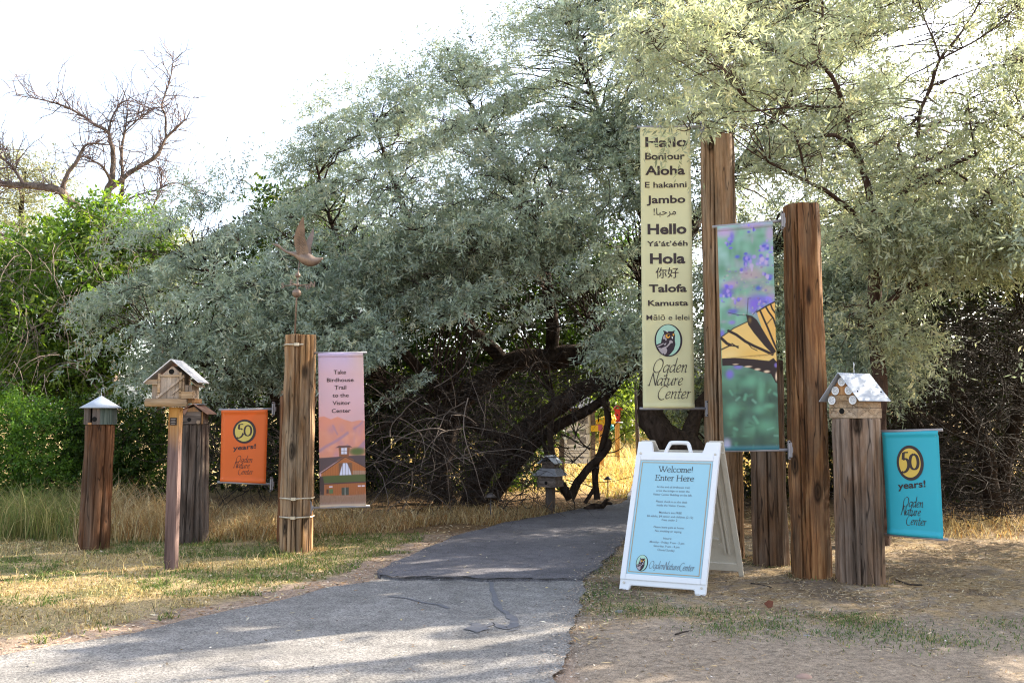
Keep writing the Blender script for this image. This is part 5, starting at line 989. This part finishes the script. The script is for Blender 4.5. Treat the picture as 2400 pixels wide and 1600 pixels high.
r.blob(170, 930, 60, 30, (240, 215, 150), .6); r.blob(300, 930, 80, 30, (235, 190, 95), .6)
r.poly([(318, 702), (372, 672), (424, 648), (431, 700), (434, 930), (420, 930), (380, 860), (345, 790)], (240, 190, 105))
DK = (52, 38, 38)
r.poly([(124, 950), (200, 950), (300, 962), (385, 975), (410, 960), (436, 990), (440, 1105), (422, 1095), (398, 1048), (345, 1034), (290, 1014), (235, 996), (170, 992), (126, 992)], DK)
for x, y, a, b2 in ((270, 1002, 20, 5), (322, 1019, 16, 6), (374, 1033, 16, 7), (428, 1062, 8, 22), (200, 986, 16, 3)): r.blob(x, y, a, b2, (235, 205, 175), 1, 2)
r.blob(425, 1000, 10, 12, (140, 120, 200), .9, 2)
r.line([(160, 797), (205, 822), (255, 862), (300, 888), (350, 912), (405, 940)], 15, DK); r.line([(122, 838), (152, 868), (172, 878)], 16, DK); r.line([(122, 900), (170, 880), (215, 888)], 8, DK); r.line([(180, 870), (215, 896)], 7, DK); r.line([(265, 868), (290, 900), (320, 915)], 5, DK); r.line([(122, 830), (190, 785), (268, 752)], 6, DK)
r.poly([(258, 712), (292, 722), (318, 745), (345, 790), (380, 850), (426, 925), (408, 940), (360, 890), (300, 815), (270, 770)], DK)
r.line([(318, 702), (372, 672), (424, 648)], 8, DK); r.line([(336, 694), (356, 740), (382, 800), (410, 870), (428, 910)], 11, DK); r.line([(368, 676), (384, 705), (410, 742), (426, 790)], 10, DK); r.line([(395, 664), (404, 690), (424, 718)], 9, DK); r.line([(432, 660), (434, 930)], 4, DK); r.line([(376, 770), (402, 742)], 5, DK)
r.blob(280, 745, 8, 14, (160, 125, 70), .6); r.line([(264, 715), (268, 660), (270, 622)], 3.2, DK); r.line([(262, 718), (215, 712), (160, 696)], 3.2, DK); r.line([(296, 716), (320, 690)], 3, DK)
for q in range(9): r.line([(405, 938), (150 + q * 26, 946 + (q % 3) * 3)], 1.3, (150, 110, 60), 1.2, .6)
r.mixin(np.clip((r.v - .977) * 60, 0, 1) * .8, (70, 140, 160))
bfly = banner('butterfly_banner', 'tall photo banner of a yellow and black butterfly on purple flowers', s, 'vinyl_print', cR, 1, nx=130, ny=480, colarr=r.c, over=.04, reach=.075)
# pink banner
Yb = cE[1]
s = Surf(P(745.5, 827, Yb - .03), P(851, 826, Yb - .03), P(749.5, 1189, Yb - .03), P(858, 1185.5, Yb - .03), .004, 3)
r = Ras(110, 330, (60, 478, 20, 105, 1505)); r.c[:] = s2l((222, 185, 195)); r.mixin(np.clip((.14 - r.v) * 6, 0, .8), (205, 188, 222)); r.mixin(np.clip(1 - np.abs(r.u - .95) * 3, 0, 1) * np.clip(.25 - r.v, 0, .2) * 3, (225, 190, 165)); r.mixin(np.clip((r.v - .28) * 5, 0, .6), (225, 178, 180))
g = np.random.default_rng(9)
r.poly([(50, 700), (80, 688), (118, 684), (180, 712), (240, 690), (300, 716), (370, 738), (440, 724), (510, 736), (510, 1080), (50, 1080)], (228, 155, 132), 4)
for _ in range(60): r.blob(g.uniform(60, 500), g.uniform(760, 1050), g.uniform(8, 40), g.uniform(15, 50), [(235, 165, 140), (212, 145, 145), (195, 145, 165), (240, 175, 150)][g.integers(4)], g.uniform(.2, .6))
for L, wd in (([(70, 1000), (140, 955), (220, 915), (290, 870), (330, 840)], 24), ([(500, 930), (440, 990)], 50), ([(390, 800), (440, 770), (470, 740)], 16), ([(200, 770), (240, 850)], 12), ([(330, 950), (300, 980)], 16)): r.line(L, wd, (172, 138, 165), 8, .75)
r.blob(420, 1010, 82, 40, (100, 112, 62), 1, 2.5); r.poly([(70, 1060), (240, 1052), (330, 1046), (510, 1044), (510, 1170), (410, 1110), (310, 1055), (210, 1110), (70, 1200)], (98, 80, 84), 3)
r.poly([(95, 1195), (200, 1125), (310, 1062), (410, 1110), (510, 1165), (510, 1225), (90, 1228)], (182, 112, 66), 3)
r.poly([(380, 1180), (510, 1185), (510, 1222), (380, 1222)], (170, 150, 135), 3, .7)
for x in range(110, 500, 22): r.line([(x, 1130), (x, 1220)], 3, (135, 78, 48), 2, .6)
r.line([(90, 1200), (200, 1128), (310, 1056), (410, 1106), (510, 1162)], 9, (95, 70, 62), 2); r.line([(240, 1085), (310, 1048), (385, 1085)], 8, (150, 95, 60), 2)
r.poly([(250, 965), (352, 965), (342, 1052), (256, 1052)], (150, 95, 66), 2); r.poly([(222, 972), (252, 953), (350, 953), (374, 970)], (112, 80, 78), 2); r.poly([(274, 974), (326, 972), (326, 1030), (274, 1030)], (225, 222, 238), 2); r.line([(300, 972), (300, 1030)], 4, (120, 80, 60), 1.5); r.line([(272, 1002), (328, 1002)], 3, (120, 80, 60), 1.5)
r.poly([(250, 1110), (372, 1108), (372, 1222), (250, 1222)], (130, 92, 70), 3); r.poly([(258, 1222), (268, 1180), (280, 1140), (292, 1112), (326, 1112), (342, 1145), (356, 1185), (366, 1222)], (222, 222, 242), 2)
for x in (286, 312, 338): r.line([(x, 1115), (x, 1222)], 3.5, (105, 82, 80), 1.5)
r.poly([(60, 1240), (112, 1222), (510, 1216), (510, 1285), (120, 1290), (120, 1400), (60, 1400)], (92, 100, 60), 4); r.poly([(60, 1220), (108, 1230), (122, 1300), (118, 1410), (60, 1410)], (78, 62, 62), 5)
r.poly([(122, 1292), (510, 1284), (510, 1405), (118, 1410)], (172, 106, 66), 3)
for x in range(140, 500, 20): r.line([(x, 1296), (x, 1400)], 2.5, (140, 80, 50), 2, .6)
r.line([(122, 1294), (510, 1286)], 12, (92, 66, 66), 2); r.poly([(276, 1332), (342, 1330), (342, 1400), (276, 1402)], (80, 82, 74), 2); r.line([(308, 1332), (308, 1400)], 5, (190, 185, 175), 1.5); r.poly([(165, 1342), (200, 1342), (200, 1382), (165, 1382)], (98, 120, 80), 2); r.poly([(140, 1342), (160, 1342), (160, 1380), (140, 1380)], (90, 70, 62), 2)
for a, b2 in ((165, 195), (425, 452), (460, 488)): r.poly([(a, 1316), (b2, 1315), (b2, 1326), (a, 1327)], (228, 222, 238), 1.5)
r.poly([(50, 1390), (200, 1400), (350, 1405), (510, 1395), (510, 1490), (50, 1490)], (158, 125, 106), 8)
for _ in range(90): x, y = g.uniform(70, 500), g.uniform(1385, 1480); r.line([(x, y), (x + g.uniform(-6, 6), y - g.uniform(10, 30))], 2.5, [(120, 88, 72), (180, 150, 125), (115, 100, 70)][g.integers(3)], 2, .5)
r.mixin(np.clip((r.v - .978) * 80, 0, 1), (218, 200, 182))
pink = banner('trail_banner', 'pink banner pointing to Birdhouse Trail, with mountains and a barn in the print', s, 'vinyl_print', cE, -1, nx=110, ny=330, colarr=r.c, over=.035, reach=.09)
mb = MB(); cx = lambda x: (x - 62 - 6) / 418 * s.W; cy = lambda y: (y - 105) / 1400 * s.H
for body, x0, x1, top, base in (('Take', 212, 326, 262, 300), ('Birdhouse', 147, 393, 335, 371), ('Trail', 218, 325, 403, 440), ('to the', 197, 346, 475, 511), ('Visitor', 197, 360, 545, 581), ('Center', 188, 361, 617, 652)): s.text(mb, body, cx(x0), cx(x1), cy(base), (base - top) / 1400 * s.H, .012)
mb.build('lettering', M['text_brown'], pink)
# orange and turquoise banners
def fifty_banner(name, label, s, cloth, gold, postc, side, cxf, cyf, d, reach):
    root = banner(name, label, s, cloth, postc, side, nx=12, ny=70, over=.03, reach=reach)
    fifty(s, root, *d['em'], gold); mb = MB(); x0, x1, base, cap, rot = d['yrs']; s.text(mb, 'years!', x0, x1, base, cap, .022, .004, rot); mb.build('lettering', M['text_brown'], root)
    mb = MB()
    for body, a, b2, base, xh in d['scr']: s.strokes(mb, body, a, b2, base, xh, .15)
    mb.build('script_lettering', M['text_brown'], root); return root
Yb = cD[1]
s = Surf(P(519.5, 960, Yb - .05), P(628, 958.5, Yb - .05), P(516, 1129.5, Yb - .08), P(623, 1133.5, Yb - .08), .003, 4)
cx = lambda x, y: (x - (114 - 8 * (y - 520) / 500)) / 314 * s.W; cy = lambda y: (y - 520) / 500 * s.H
d = {'em': (cx(270, 670), cy(670), 78 / 314 * s.W, 82 / 500 * s.H), 'yrs': (cx(193, 790), cx(350, 790), cy(800), 32 / 500 * s.H, .10), 'scr': [(b, cx(a, y), cx(e, y), cy(y), x / 500 * s.H) for b, a, e, y, x in (('Ogden', 215, 325, 880, 24), ('Nature', 193, 308, 918, 23), ('Center', 230, 333, 961, 23))]}
fifty_banner('anniversary_banner', 'orange banner marking 50 years, hanging left of the goose weathervane post', s, 'vinyl_orange', 'gold_dull', cD, 1, cx, cy, d, .055)
s = Surf(P(2067, 1011, cK[1] - .03), P(2199, 1007.5, cK[1] - .32), P(2080, 1252, cK[1] - .03), P(2211, 1264, cK[1] - .32), .003, 5)
cx = lambda x, y: (x - (567 + 33 * (y - 495) / 640)) / 342 * s.W; cy = lambda y: (y - 495) / 650 * s.H
d = {'em': (cx(743, 692), cy(692), 83 / 342 * s.W, 108 / 650 * s.H), 'yrs': (cx(668, 850), cx(840, 850), cy(856), 42 / 650 * s.H, .12), 'scr': [(b, cx(a, y), cx(e, y), cy(y), x / 650 * s.H) for b, a, e, y, x in (('Ogden', 703, 822, 962, 32), ('Nature', 684, 808, 1013, 31), ('Center', 722, 845, 1071, 31))]}
fifty_banner('anniversary_banner', 'turquoise banner marking 50 years, hung from the post with the disc-covered birdhouse', s, 'vinyl_teal', 'gold_print', cK, -1, cx, cy, d, .06)
# ------------------------------------------------------------------ goose weathervane on the strapped post
zt = 2.135; Yw = cE[1]; wx = cE[0]
W = lambda px, py, dy=0.0: P(px, py, Yw + dy)
t = thing('goose_weathervane', (wx, Yw, zt), 'bronze flying goose weathervane with compass letters and two balls', 'weathervane')
base = W(691, 786); base[2] = 2.10
mb = MB(); mb.tube([base, W(695.5, 686), W(698, 645), W(703, 606)], [.009, .008, .007, .006], 10); rod = mb.build('rod', M['bronze'], t, True)
for (a, b2, rr) in ((695.5, 687, .045), (698, 645, .026)):
    c = W(a, b2); mb = MB(); mb.lathe([(.001, -rr)] + [(rr * math.cos(q), rr * math.sin(q)) for q in np.linspace(-1.45, 1.45, 15)] + [(.001, rr)], c, 24)
    if rr > .04: mb.lathe([(rr * 1.0, -.003), (rr * 1.06, 0), (rr * 1.0, .003)], c, 24)
    mb.build('ball', M['bronze'], t, True)
c = W(697, 668); ax = np.array([.93, -.25, .0]); bx = np.array([-.25, -.95, 0])
mb = MB(); mb.tube([c - ax * .15, c + ax * .15], .005, 8); mb.tube([c - bx * .15, c + bx * .15], .005, 8); mb.lathe([(.012, -.02), (.012, .02)], c, 12); arms = mb.build('compass_arm', M['bronze'], t, True)
for ch, q in (('N', c + ax * .15), ('S', c - ax * .185), ('W', c - bx * .165 + np.array([0, 0, .0])), ('E', c + bx * .15)):
    d = ax if ch in 'NS' else np.array([.8, -.6, 0]); v, f = font_mesh(ch, .03); v = (v - v.min(0)) * .075; mb = MB(); k = len(v); nn = np.cross(d, [0, 0, 1]) * .004
    mb.add([q + d * a[0] + np.array([0, 0, a[1] - .027]) + nn for a in v] + [q + d * a[0] + np.array([0, 0, a[1] - .027]) - nn for a in v], f + [tuple(k + i for i in reversed(g_)) for g_ in f]); mb.build('compass_letter', M['bronze'], arms)
gp_ = [(636.5, 571, .002), (642, 572.5, .006), (648, 574.5, .013), (654, 577, .013), (662, 584, .0115), (672, 590, .013), (684, 594, .019), (694, 597, .030), (705, 601, .050), (716, 606, .062), (727, 611, .060), (738, 612, .044), (748, 609, .024), (757, 605, .006)]
mb = MB(); sp = smooth_line([list(W(a, b2)) + [r_] for a, b2, r_ in gp_], 56); mb.tube(sp[:, :3], sp[:, 3], 20); body = mb.build('goose_body', M['bronze'], t, True)
def wing(pts, dy0, dy1, name='wing'):
    """outline from root to tip, bending away from the body towards the tip"""
    n = len(pts); ys = [p_[1] for p_ in pts]; lo, hi = min(ys), max(ys); mb = MB()
    fm2 = lambda x, y, tt: W(x, y, dy0 + (dy1 - dy0) * ((hi - y) / (hi - lo)) ** 1.3 + tt)
    mb.prism(pts, fm2, .006, -.006); wgo = mb.build(name, M['bronze'], body)
    return wgo
wing([(697, 598), (690, 575), (689, 555), (694, 538), (702, 522), (710.5, 506), (713, 520), (714.5, 540), (715, 556), (719, 570), (724, 590), (716, 604)], -.04, -.16)
wing([(713, 600), (714, 578), (719, 562), (727, 548), (735, 533), (736, 548), (733, 565), (729, 580), (730, 598), (724, 606)], .04, .16)
mb = MB()
for k in range(9):
    y = 592 - k * 6.5; x0, x1 = 692 + k * .9, 715 - k * .1
    dy = lambda y: -.04 - .12 * ((606 - y) / 100) ** 1.3 - .009
    mb.tube([W(x0 + (x1 - x0) * f, y + 3.5 * math.sin(f * 9.4), dy(y)) for f in np.linspace(0, 1, 12)], .0024, 4)
mb.build('feather_ridge', M['bronze'], body)

# ------------------------------------------------------------------ folding sign board
A = G(1450, 1382); B = G(1652.6, 1398); sh = np.array([.205, .30, 0]); Hs = 1.12
s = Surf(A + sh + [0, 0, Hs], B + sh + [0, 0, Hs], A, B); W_, H_ = s.W, s.H
t = thing('sign_board', tuple((A + B) / 2 + sh), 'white folding A-frame sign board with a pale blue welcome poster', 'sign')
x = lambda f: f * W_
outline = [(0, 0), (x(.17), 0), (x(.20), .085), (x(.80), .085), (x(.83), 0), (W_, 0), (W_, H_), (x(.885), H_), (x(.87), H_ - .045), (x(.13), H_ - .045), (x(.115), H_), (0, H_)]
mb = MB(); mb.prism(outline, s.map, -.045, -.004); fr = mb.build('front_panel', M['white_plastic'], t, False, .005)
mb = MB()
for (x0, x1, y0, y1) in ((0.0, x(.062), .115, H_ - .085), (x(.938), W_, .115, H_ - .085), (x(.062), x(.938), .115, .155), (x(.062), x(.938), H_ - .125, H_ - .085)):
    mb.prism([(x0, y0), (x1, y0), (x1, y1), (x0, y1)], s.map, -.004, .008)
mb.build('frame', M['white_plastic'], fr, False, .003)
mb = MB(); hd = [(x(.345), .085), (x(.385), .018), (x(.42), .004), (x(.58), .004), (x(.615), .018), (x(.655), .085)]
mb.tube([s.map(a, b2, -.025) for a, b2 in smooth_line(hd, 24)], .016, 8); mb.build('handle', M['white_plastic'], fr, True)
for a, b2 in ((.05, .10), (.95, .10), (.05, H_ - .06), (.95, H_ - .06)): mb = MB(); mb.prism([(x(a) + .009 * math.cos(q), b2 + .009 * math.sin(q)) for q in np.linspace(0, 6.28, 14, endpoint=False)], s.map, -.002, .006); mb.build('rivet', M['cream_plastic'], fr)
x0, x1, y0, y1 = x(.068), x(.932), .160, H_ - .13; PW, PH = x1 - x0, y1 - y0
mb = MB(); mb.prism([(x0, y0), (x1, y0), (x1, y1), (x0, y1)], s.map, -.003, .002); po = mb.build('poster', M['poster_blue'], fr)
mb = MB(); m1, m2 = .012, .018
for a, b2, c, d in ((m1, m2, m1, PH - m1), (PW - m2, PW - m1, m1, PH - m1), (m2, PW - m2, m1, m2), (m2, PW - m2, PH - m2, PH - m1)): s.poly(mb, [(x0 + a, y0 + c), (x0 + b2, y0 + c), (x0 + b2, y0 + d), (x0 + a, y0 + d)], .0035)
mb.build('border', M['poster_line'], po)
mb = MB(); cxp = x0 + PW * .5
py_ = lambda v: y0 + PH * v
for body, wd, v, xh in (('Welcome!', .475, .100, .029), ('Enter Here', .535, .178, .029)): s.strokes(mb, body, cxp - PW * wd / 2, cxp + PW * wd / 2, py_(v), xh, .17, ROMAN, 0, .0035, .3, .45)
mb.build('heading', M['text_brown'], po)
mb = MB()
for body, wd, v in (('At the end of birdhouse trail,', .46, .243), ('cross the bridge to enter the', .46, .277), ('Visitor Center Building on the left.', .54, .311), ('Please check in at the desk', .43, .373), ('inside the Visitor Center.', .40, .406), ('Members are FREE', .31, .469), ('$6 adults, $4 senior and children (2-12)', .63, .503), ('Free under 2', .21, .533), ('Please leave pets at home', .41, .597), ('No smoking or vaping', .36, .630), ('Hours:', .11, .692), ('Monday - Friday, 9 am - 5 pm', .47, .727), ('Saturday, 9 am - 4 pm', .35, .760), ('Closed Sunday', .235, .792)):
    s.text(mb, body, cxp - PW * wd / 2, cxp + PW * wd / 2, py_(v), .0165, .006, .0035)
mb.build('lettering', M['text_blue'], po)
mb = MB(); s.strokes(mb, 'OgdenNatureCenter', x0 + PW * .30, x0 + PW * .905, py_(.945), .030, .16, STROKES, .2, .0035); mb.build('script_lettering', M['text_blue'], po)
owl(s, po, x0 + PW * .195, py_(.905), .047, .062)
# back leaf: splayed the other way, moulded ribs on its inner side
top = np.array([0, 0, Hs]); k2 = np.array([.50, .82, 0])
s2 = Surf(A + sh + np.array([.03, .045, 0]) + top, B + sh + np.array([.03, .045, 0]) + top, A + k2, B + k2)
mb = MB(); mb.prism(outline, s2.map, -.018, .0); bk = mb.build('back_panel', M['cream_plastic'], t, False, .004)
mb = MB()
for (xa, xb, ya, yb) in ((0, x(.06), .09, s2.H - .0), (x(.94), W_, .09, s2.H - .0), (x(.06), x(.94), .10, .13), (x(.06), x(.94), s2.H - .13, s2.H - .06), (x(.12), x(.15), .22, s2.H - .22), (x(.85), x(.88), .22, s2.H - .22), (x(.80), x(.83), .22, s2.H - .22), (x(.2), x(.76), .40, .42), (x(.2), x(.76), .55, .57), (x(.2), x(.76), .72, .74), (x(.2), x(.76), .88, .90)):
    mb.prism([(xa, ya), (xb, ya), (xb, yb), (xa, yb)], s2.map, .0, .016)
for a, b2 in ((.3, .95), (.62, .95), (.78, .95)): mb.prism([(x(a) + .024 * math.cos(q), b2 + .024 * math.sin(q)) for q in np.linspace(0, 6.28, 18, endpoint=False)], s2.map, .0, .010)
mb.build('moulded_ribs', M['cream_plastic'], bk, False, .002)

# ------------------------------------------------------------------ things along the trail
M['shingle'] = flat('grey_shingles', (.24, .24, .26), .9, 0, .3, 30); M['paper'] = flat('white_paper', (.70, .70, .74), .6, 0, .03); M['orange_post'] = wood('orange_post', (.35, .15, .03), (.55, .28, .07), (.65, .36, .11), (.5, .3, .15), 31, .7, knots=False)
M['red_paint'] = flat('red_paint', (.45, .03, .02), .5, 0, .15); M['yellow_paint'] = flat('yellow_paint', (.72, .45, .03), .5, 0, .12); M['teal_paint'] = flat('teal_paint', (.05, .35, .33), .5, 0, .15); M['pink_paint'] = flat('maroon_paint', (.35, .08, .12), .5, 0, .15); M['orange_paint'] = flat('orange_paint', (.62, .25, .06), .5, 0, .15); M['print_grey'] = flat('print_grey', (.25, .24, .26), .7, 0, .1)
# notice board
Yk = 20.0; o = P(1353, 1100, Yk); o[2] = 0; t = thing('notice_board', tuple(o), 'white trail notice board under a grey shingled roof', 'notice board'); f = Fr(o, 14)
for xx in (-.36, .36): mb = MB(); f.box(mb, (xx - .05, xx + .05), (-.05, .05), (-.05, 1.52)); mb.build('leg', M['board_dark'], t)
mb = MB(); f.box(mb, (-.31, .31), (-.03, .03), (.28, 1.45)); pn = mb.build('panel', M['paper'], t)
mb = MB()
for k, (a, b2, c, d) in enumerate(((-.24, -.02, 1.15, 1.30), (.02, .24, 1.15, 1.30), (.05, .2, .92, 1.03), (.05, .2, .72, .86), (-.24, -.05, .70, 1.0), (-.25, .25, .55, .565), (-.25, .25, .50, .515), (-.1, -.06, .36, .44), (.05, .15, .38, .42))):
    f.box(mb, (a, b2), (-.034, -.031), (c, d)); 
mb.build('printing', M['print_grey'], pn)
mb = MB(); f.box(mb, (-.42, .42), (-.06, .06), (1.40, 1.50)); mb.build('header_board', M['wood_red'], t)
mb = MB(); mb.hexa([f.p(a, b2, z) for z, k in ((1.5, 1.0), (1.74, .45)) for a, b2 in ((-.52 * k, -.32 * k), (.52 * k, -.32 * k), (.52 * k, .32 * k), (-.52 * k, .32 * k))]); mb.build('roof', M['shingle'], t)
mb = MB(); f.box(mb, (.30, .47), (-.075, -.065), (.98, 1.12)); mb.build('notice', M['yellow_paint'], t)
# flower birdhouse
Yk = 21.5; o = P(1410, 1100, Yk); o[2] = 0; t = thing('birdhouse', tuple(o), 'yellow flower-shaped birdhouse with teal and maroon pods on an orange post', 'birdhouse', BG); f = Fr(o, 0)
mb = MB(); f.box(mb, (-.05, .05), (-.05, .05), (-.05, 1.05)); mb.build('post', M['orange_post'], t)
zc = 1.25; xc = .20
mb = MB()
for k in range(9): a = k * 2 * math.pi / 9; mb.lathe([(.001, -.05), (.045, -.04), (.06, 0), (.045, .04), (.001, .05)], f.p(xc + .10 * math.cos(a), -.02, zc + .10 * math.sin(a)), 12)
f.disc(mb, xc, zc, -.02, .1, .06); f.box(mb, (-.12, .10), (-.05, .07), (1.06, 1.24)); f.slab(mb, (-.16, 1.2), (.12, 1.32), -.09, .1, .02); mb.build('flower_house', M['yellow_paint'], t, True)
mb = MB(); f.disc(mb, xc, zc, -.10, .045, .01); mb.build('entrance_hole', M['hole'], t)
mb = MB(); mb.lathe([(.001, -.09), (.06, -.07), (.09, 0), (.06, .07), (.001, .09)], f.p(.22, -.02, 1.06), 16); mb.build('teal_pod', M['teal_paint'], t, True)
mb = MB(); f.box(mb, (-.14, .02), (-.09, .05), (.98, 1.12)); mb.build('maroon_pod', M['pink_paint'], t)
# red birdhouse
Yk = 24.0; o = P(1447.5, 1090, Yk); o[2] = far_rise(Yk); t = thing('birdhouse', tuple(o), 'red birdhouse with a pale round tray on an orange post in the sunny field', 'birdhouse', BG); f = Fr(o, 0); z0 = -o[2]
zt_ = P(1447, 990, Yk)[2]
mb = MB(); f.box(mb, (-.055, .055), (-.055, .055), (-.1, zt_ + z0)); mb.build('post', M['orange_post'], t)
mb = MB(); mb.lathe([(.001, 0), (.15, .0), (.15, .02), (.001, .02)], f.p(0, 0, zt_ + z0), 20); mb.build('tray', M['tin'], t)
mb = MB(); f.box(mb, (-.075, .075), (-.07, .07), (zt_ + z0 + .022, zt_ + z0 + .36)); mb.build('wall', M['red_paint'], t)
mb = MB(); f.slab(mb, (-.13, zt_ + z0 + .33), (0, zt_ + z0 + .45), -.12, .1, .015); f.slab(mb, (0, zt_ + z0 + .45), (.13, zt_ + z0 + .33), -.12, .1, .015); mb.build('roof', M['red_paint'], t)
mb = MB(); f.disc(mb, 0, zt_ + z0 + .2, -.071, .025); mb.build('entrance_hole', M['hole'], t)
# small orange birdhouse beyond the sign board
Yk = 16.0; o = P(1552, 1100, Yk); o[2] = 0; zt_ = P(1552, 1042, Yk)[2]; t = thing('birdhouse', tuple(o), 'small orange wooden birdhouse on a post, peeking over the white sign board', 'birdhouse', BG); f = Fr(o, -25)
mb = MB(); f.box(mb, (-.04, .04), (-.04, .04), (-.05, zt_)); mb.build('post', M['orange_post'], t)
mb = MB(); f.box(mb, (-.08, .08), (-.07, .07), (zt_ + .002, zt_ + .14)); mb.build('wall', M['orange_paint'], t)
mb = MB(); f.slab(mb, (-.12, zt_ + .13), (.13, zt_ + .17), -.11, .1, .012); mb.build('roof', M['orange_paint'], t)
mb = MB(); f.disc(mb, 0, zt_ + .075, -.071, .022); mb.build('entrance_hole', M['hole'], t)
# two-tier grey birdhouse in the shade
Yk = 12.3; o = P(1290, 1190, Yk); o[2] = 0; z1 = P(1290, 1140, Yk)[2]; t = thing('birdhouse', tuple(o), 'grey two-tiered birdhouse with metal roof, in deep shade under the leaning trunk', 'birdhouse', BG); f = Fr(o, -28)
mb = MB(); f.box(mb, (-.05, .05), (-.05, .05), (-.05, z1)); mb.build('post', M['wood_dark'], t)
mb = MB(); f.box(mb, (-.14, .14), (-.13, .13), (z1 + .002, z1 + .09)); f.box(mb, (-.13, .13), (-.12, .12), (z1 + .095, z1 + .15)); mb.build('wall', M['board_dark'], t)
mb = MB(); mb.hexa([f.p(a, b2, z) for z, k in ((z1 + .152, 1.0), (z1 + .25, .55)) for a, b2 in ((-.19 * k, -.18 * k), (.19 * k, -.18 * k), (.19 * k, .18 * k), (-.19 * k, .18 * k))]); mb.build('skirt_roof', M['shingle'], t)
mb = MB(); f.box(mb, (-.09, .09), (-.085, .085), (z1 + .252, z1 + .34)); mb.build('upper_wall', M['board_dark'], t)
mb = MB(); f.slab(mb, (-.13, z1 + .31), (0, z1 + .42), -.13, .13, .008); f.slab(mb, (0, z1 + .42), (.13, z1 + .31), -.13, .13, .008); mb.build('roof', M['galv'], t)
mb = MB(); f.disc(mb, 0, z1 + .06, -.131, .022); mb.build('entrance_hole', M['hole'], t)
# fence pole, path lights
o = G(1497, 1085); mb = MB(); mb.tube([(o[0], 20.5, -.05), (o[0] / o[1] * 20.5 - .0, 20.5, .9), (o[0] / o[1] * 20.5, 20.5, P(1490, 905, 20.5)[2])], [.045, .045, .04], 8)
mb = MB(); q0, q1 = P(1497, 1085, 20.5), P(1490, 900, 20.5); q0[2] = -.05; mb.tube([q0, q1], [.05, .042], 10, True, .05); tag(mb.build('wooden_pole', M['wood_dark'], None, True), 'thin weathered wooden pole standing in the dry grass left of the cream banner', 'pole')
M['lamp_metal'] = flat('dark_lamp_metal', (.10, .085, .08), .5, .5, .2)
for px_, yb, yt, lab in ((1150, 1222, 1162, 'small path light with a cone hat beside the near edge of the dark trail'), (1425, 1166, 1122, 'small path light with a cone hat farther along, by the dark stems')):
    o = G(px_, yb); zt_ = P(px_, yt, o[1])[2]; t = thing('path_light', tuple(o), lab, 'path light', 'cone-hatted path lights'); mb = MB(); mb.tube([o + [0, 0, -.05], o + [0, 0, zt_]], .009, 8); mb.build('stake', M['lamp_metal'], t, True)
    mb = MB(); mb.lathe([(.075, zt_ - .012), (.078, zt_ - .010), (.03, zt_ + .03), (.008, zt_ + .045), (.0, zt_ + .047)], o, 20); mb.build('hat', M['lamp_metal'], t, True)
# broken branch, stones, leaf, sticks
o = G(1395, 1196); mb = MB()
for L, r_ in (([(1375, 1196), (1392, 1186), (1410, 1187), (1422, 1178), (1434, 1180)], .06), ([(1392, 1188), (1400, 1198), (1416, 1196)], .04), ([(1410, 1186), (1420, 1172), (1428, 1170)], .03), ([(1372, 1192), (1384, 1200), (1398, 1200)], .05)):
    sp = smooth_line([P(a, b2, o[1] + .05 * i) for i, (a, b2) in enumerate(L)], 16); mb.tube(sp, np.linspace(r_, r_ * .3, 16), 8, True, .15)
tag(mb.build('broken_branch', M['bark'], None, True), 'dark broken branch lying at the trail edge by the bare stems', 'branch')
def stone(label, px_, py_, r_, m, sq=.6, name='stone'):
    mb = MB(); o = G(px_, py_); mb.lathe([(.001, -.3)] + [(math.cos(q), math.sin(q) * sq) for q in np.linspace(-.6, 1.4, 8)] + [(.001, sq)], (0, 0, 0), 14)
    v = mb.v[0]; v *= (1 + .18 * (vnoise(v[:, 0] * 2 + px_, v[:, 1] * 2 + v[:, 2], 5) - .5))[:, None]; mb.v[0] = v * r_ * np.array([1.3, .9, 1]) + o + np.array([0, 0, r_ * .2]); tag(mb.build(name, M[m], None, True), label, 'stone', 'loose stones on the dirt')
M['stone_red'] = flat('reddish_stone', (.36, .24, .19), .9, 0, .2, 30); M['stone_grey'] = flat('grey_stone', (.30, .28, .27), .9, 0, .2, 30)
stone('rounded reddish stone on the bare dirt near the bottom edge', 1885, 1590, .032, 'stone_red'); stone('grey stone at the grass patch in front of the sign board', 1452, 1435, .024, 'stone_grey'); stone('small pale stone between the two green tufts of grass', 1891, 1492, .02, 'stone_grey')
M['leaf_red'] = flat('dry_red_leaf', (.13, .04, .02), .8, 0, .3, 20)
o = G(1800, 1428); mb = MB(); gr = np.array([[0, 0, 0], [.05, .02, .01], [.07, .06, .055], [.02, .05, .07], [-.03, .03, .04]]); mb.add(np.concatenate([o + gr * .7 + [0, 0, .01], o + gr * .7 + [.002, .004, .008]]), [(0, 1, 2), (0, 2, 3), (0, 3, 4), (5, 7, 6), (5, 8, 7), (5, 9, 8)]); tag(mb.build('curled_leaf', M['leaf_red']), 'curled rust-red dry leaf on the dirt between sign board and posts', 'leaf')
for L, lab in (([(1583, 1491), (1600, 1486), (1621, 1483)], 'short dark stick on the dirt in front of the sign board'), ([(1760, 1370), (1785, 1374), (1808, 1380)], 'thin stick lying in front of the thick orange-brown post'), ([(2100, 1362), (2130, 1372), (2162, 1374)], 'grey stick on the straw below the turquoise banner')):
    mb = MB(); sp = smooth_line([G(a, b2) + [0, 0, .012] for a, b2 in L], 12); mb.tube(sp, .007, 6, True, .1); tag(mb.build('stick', M['dead_twig'], None, True), lab, 'stick', 'sticks on the dirt')
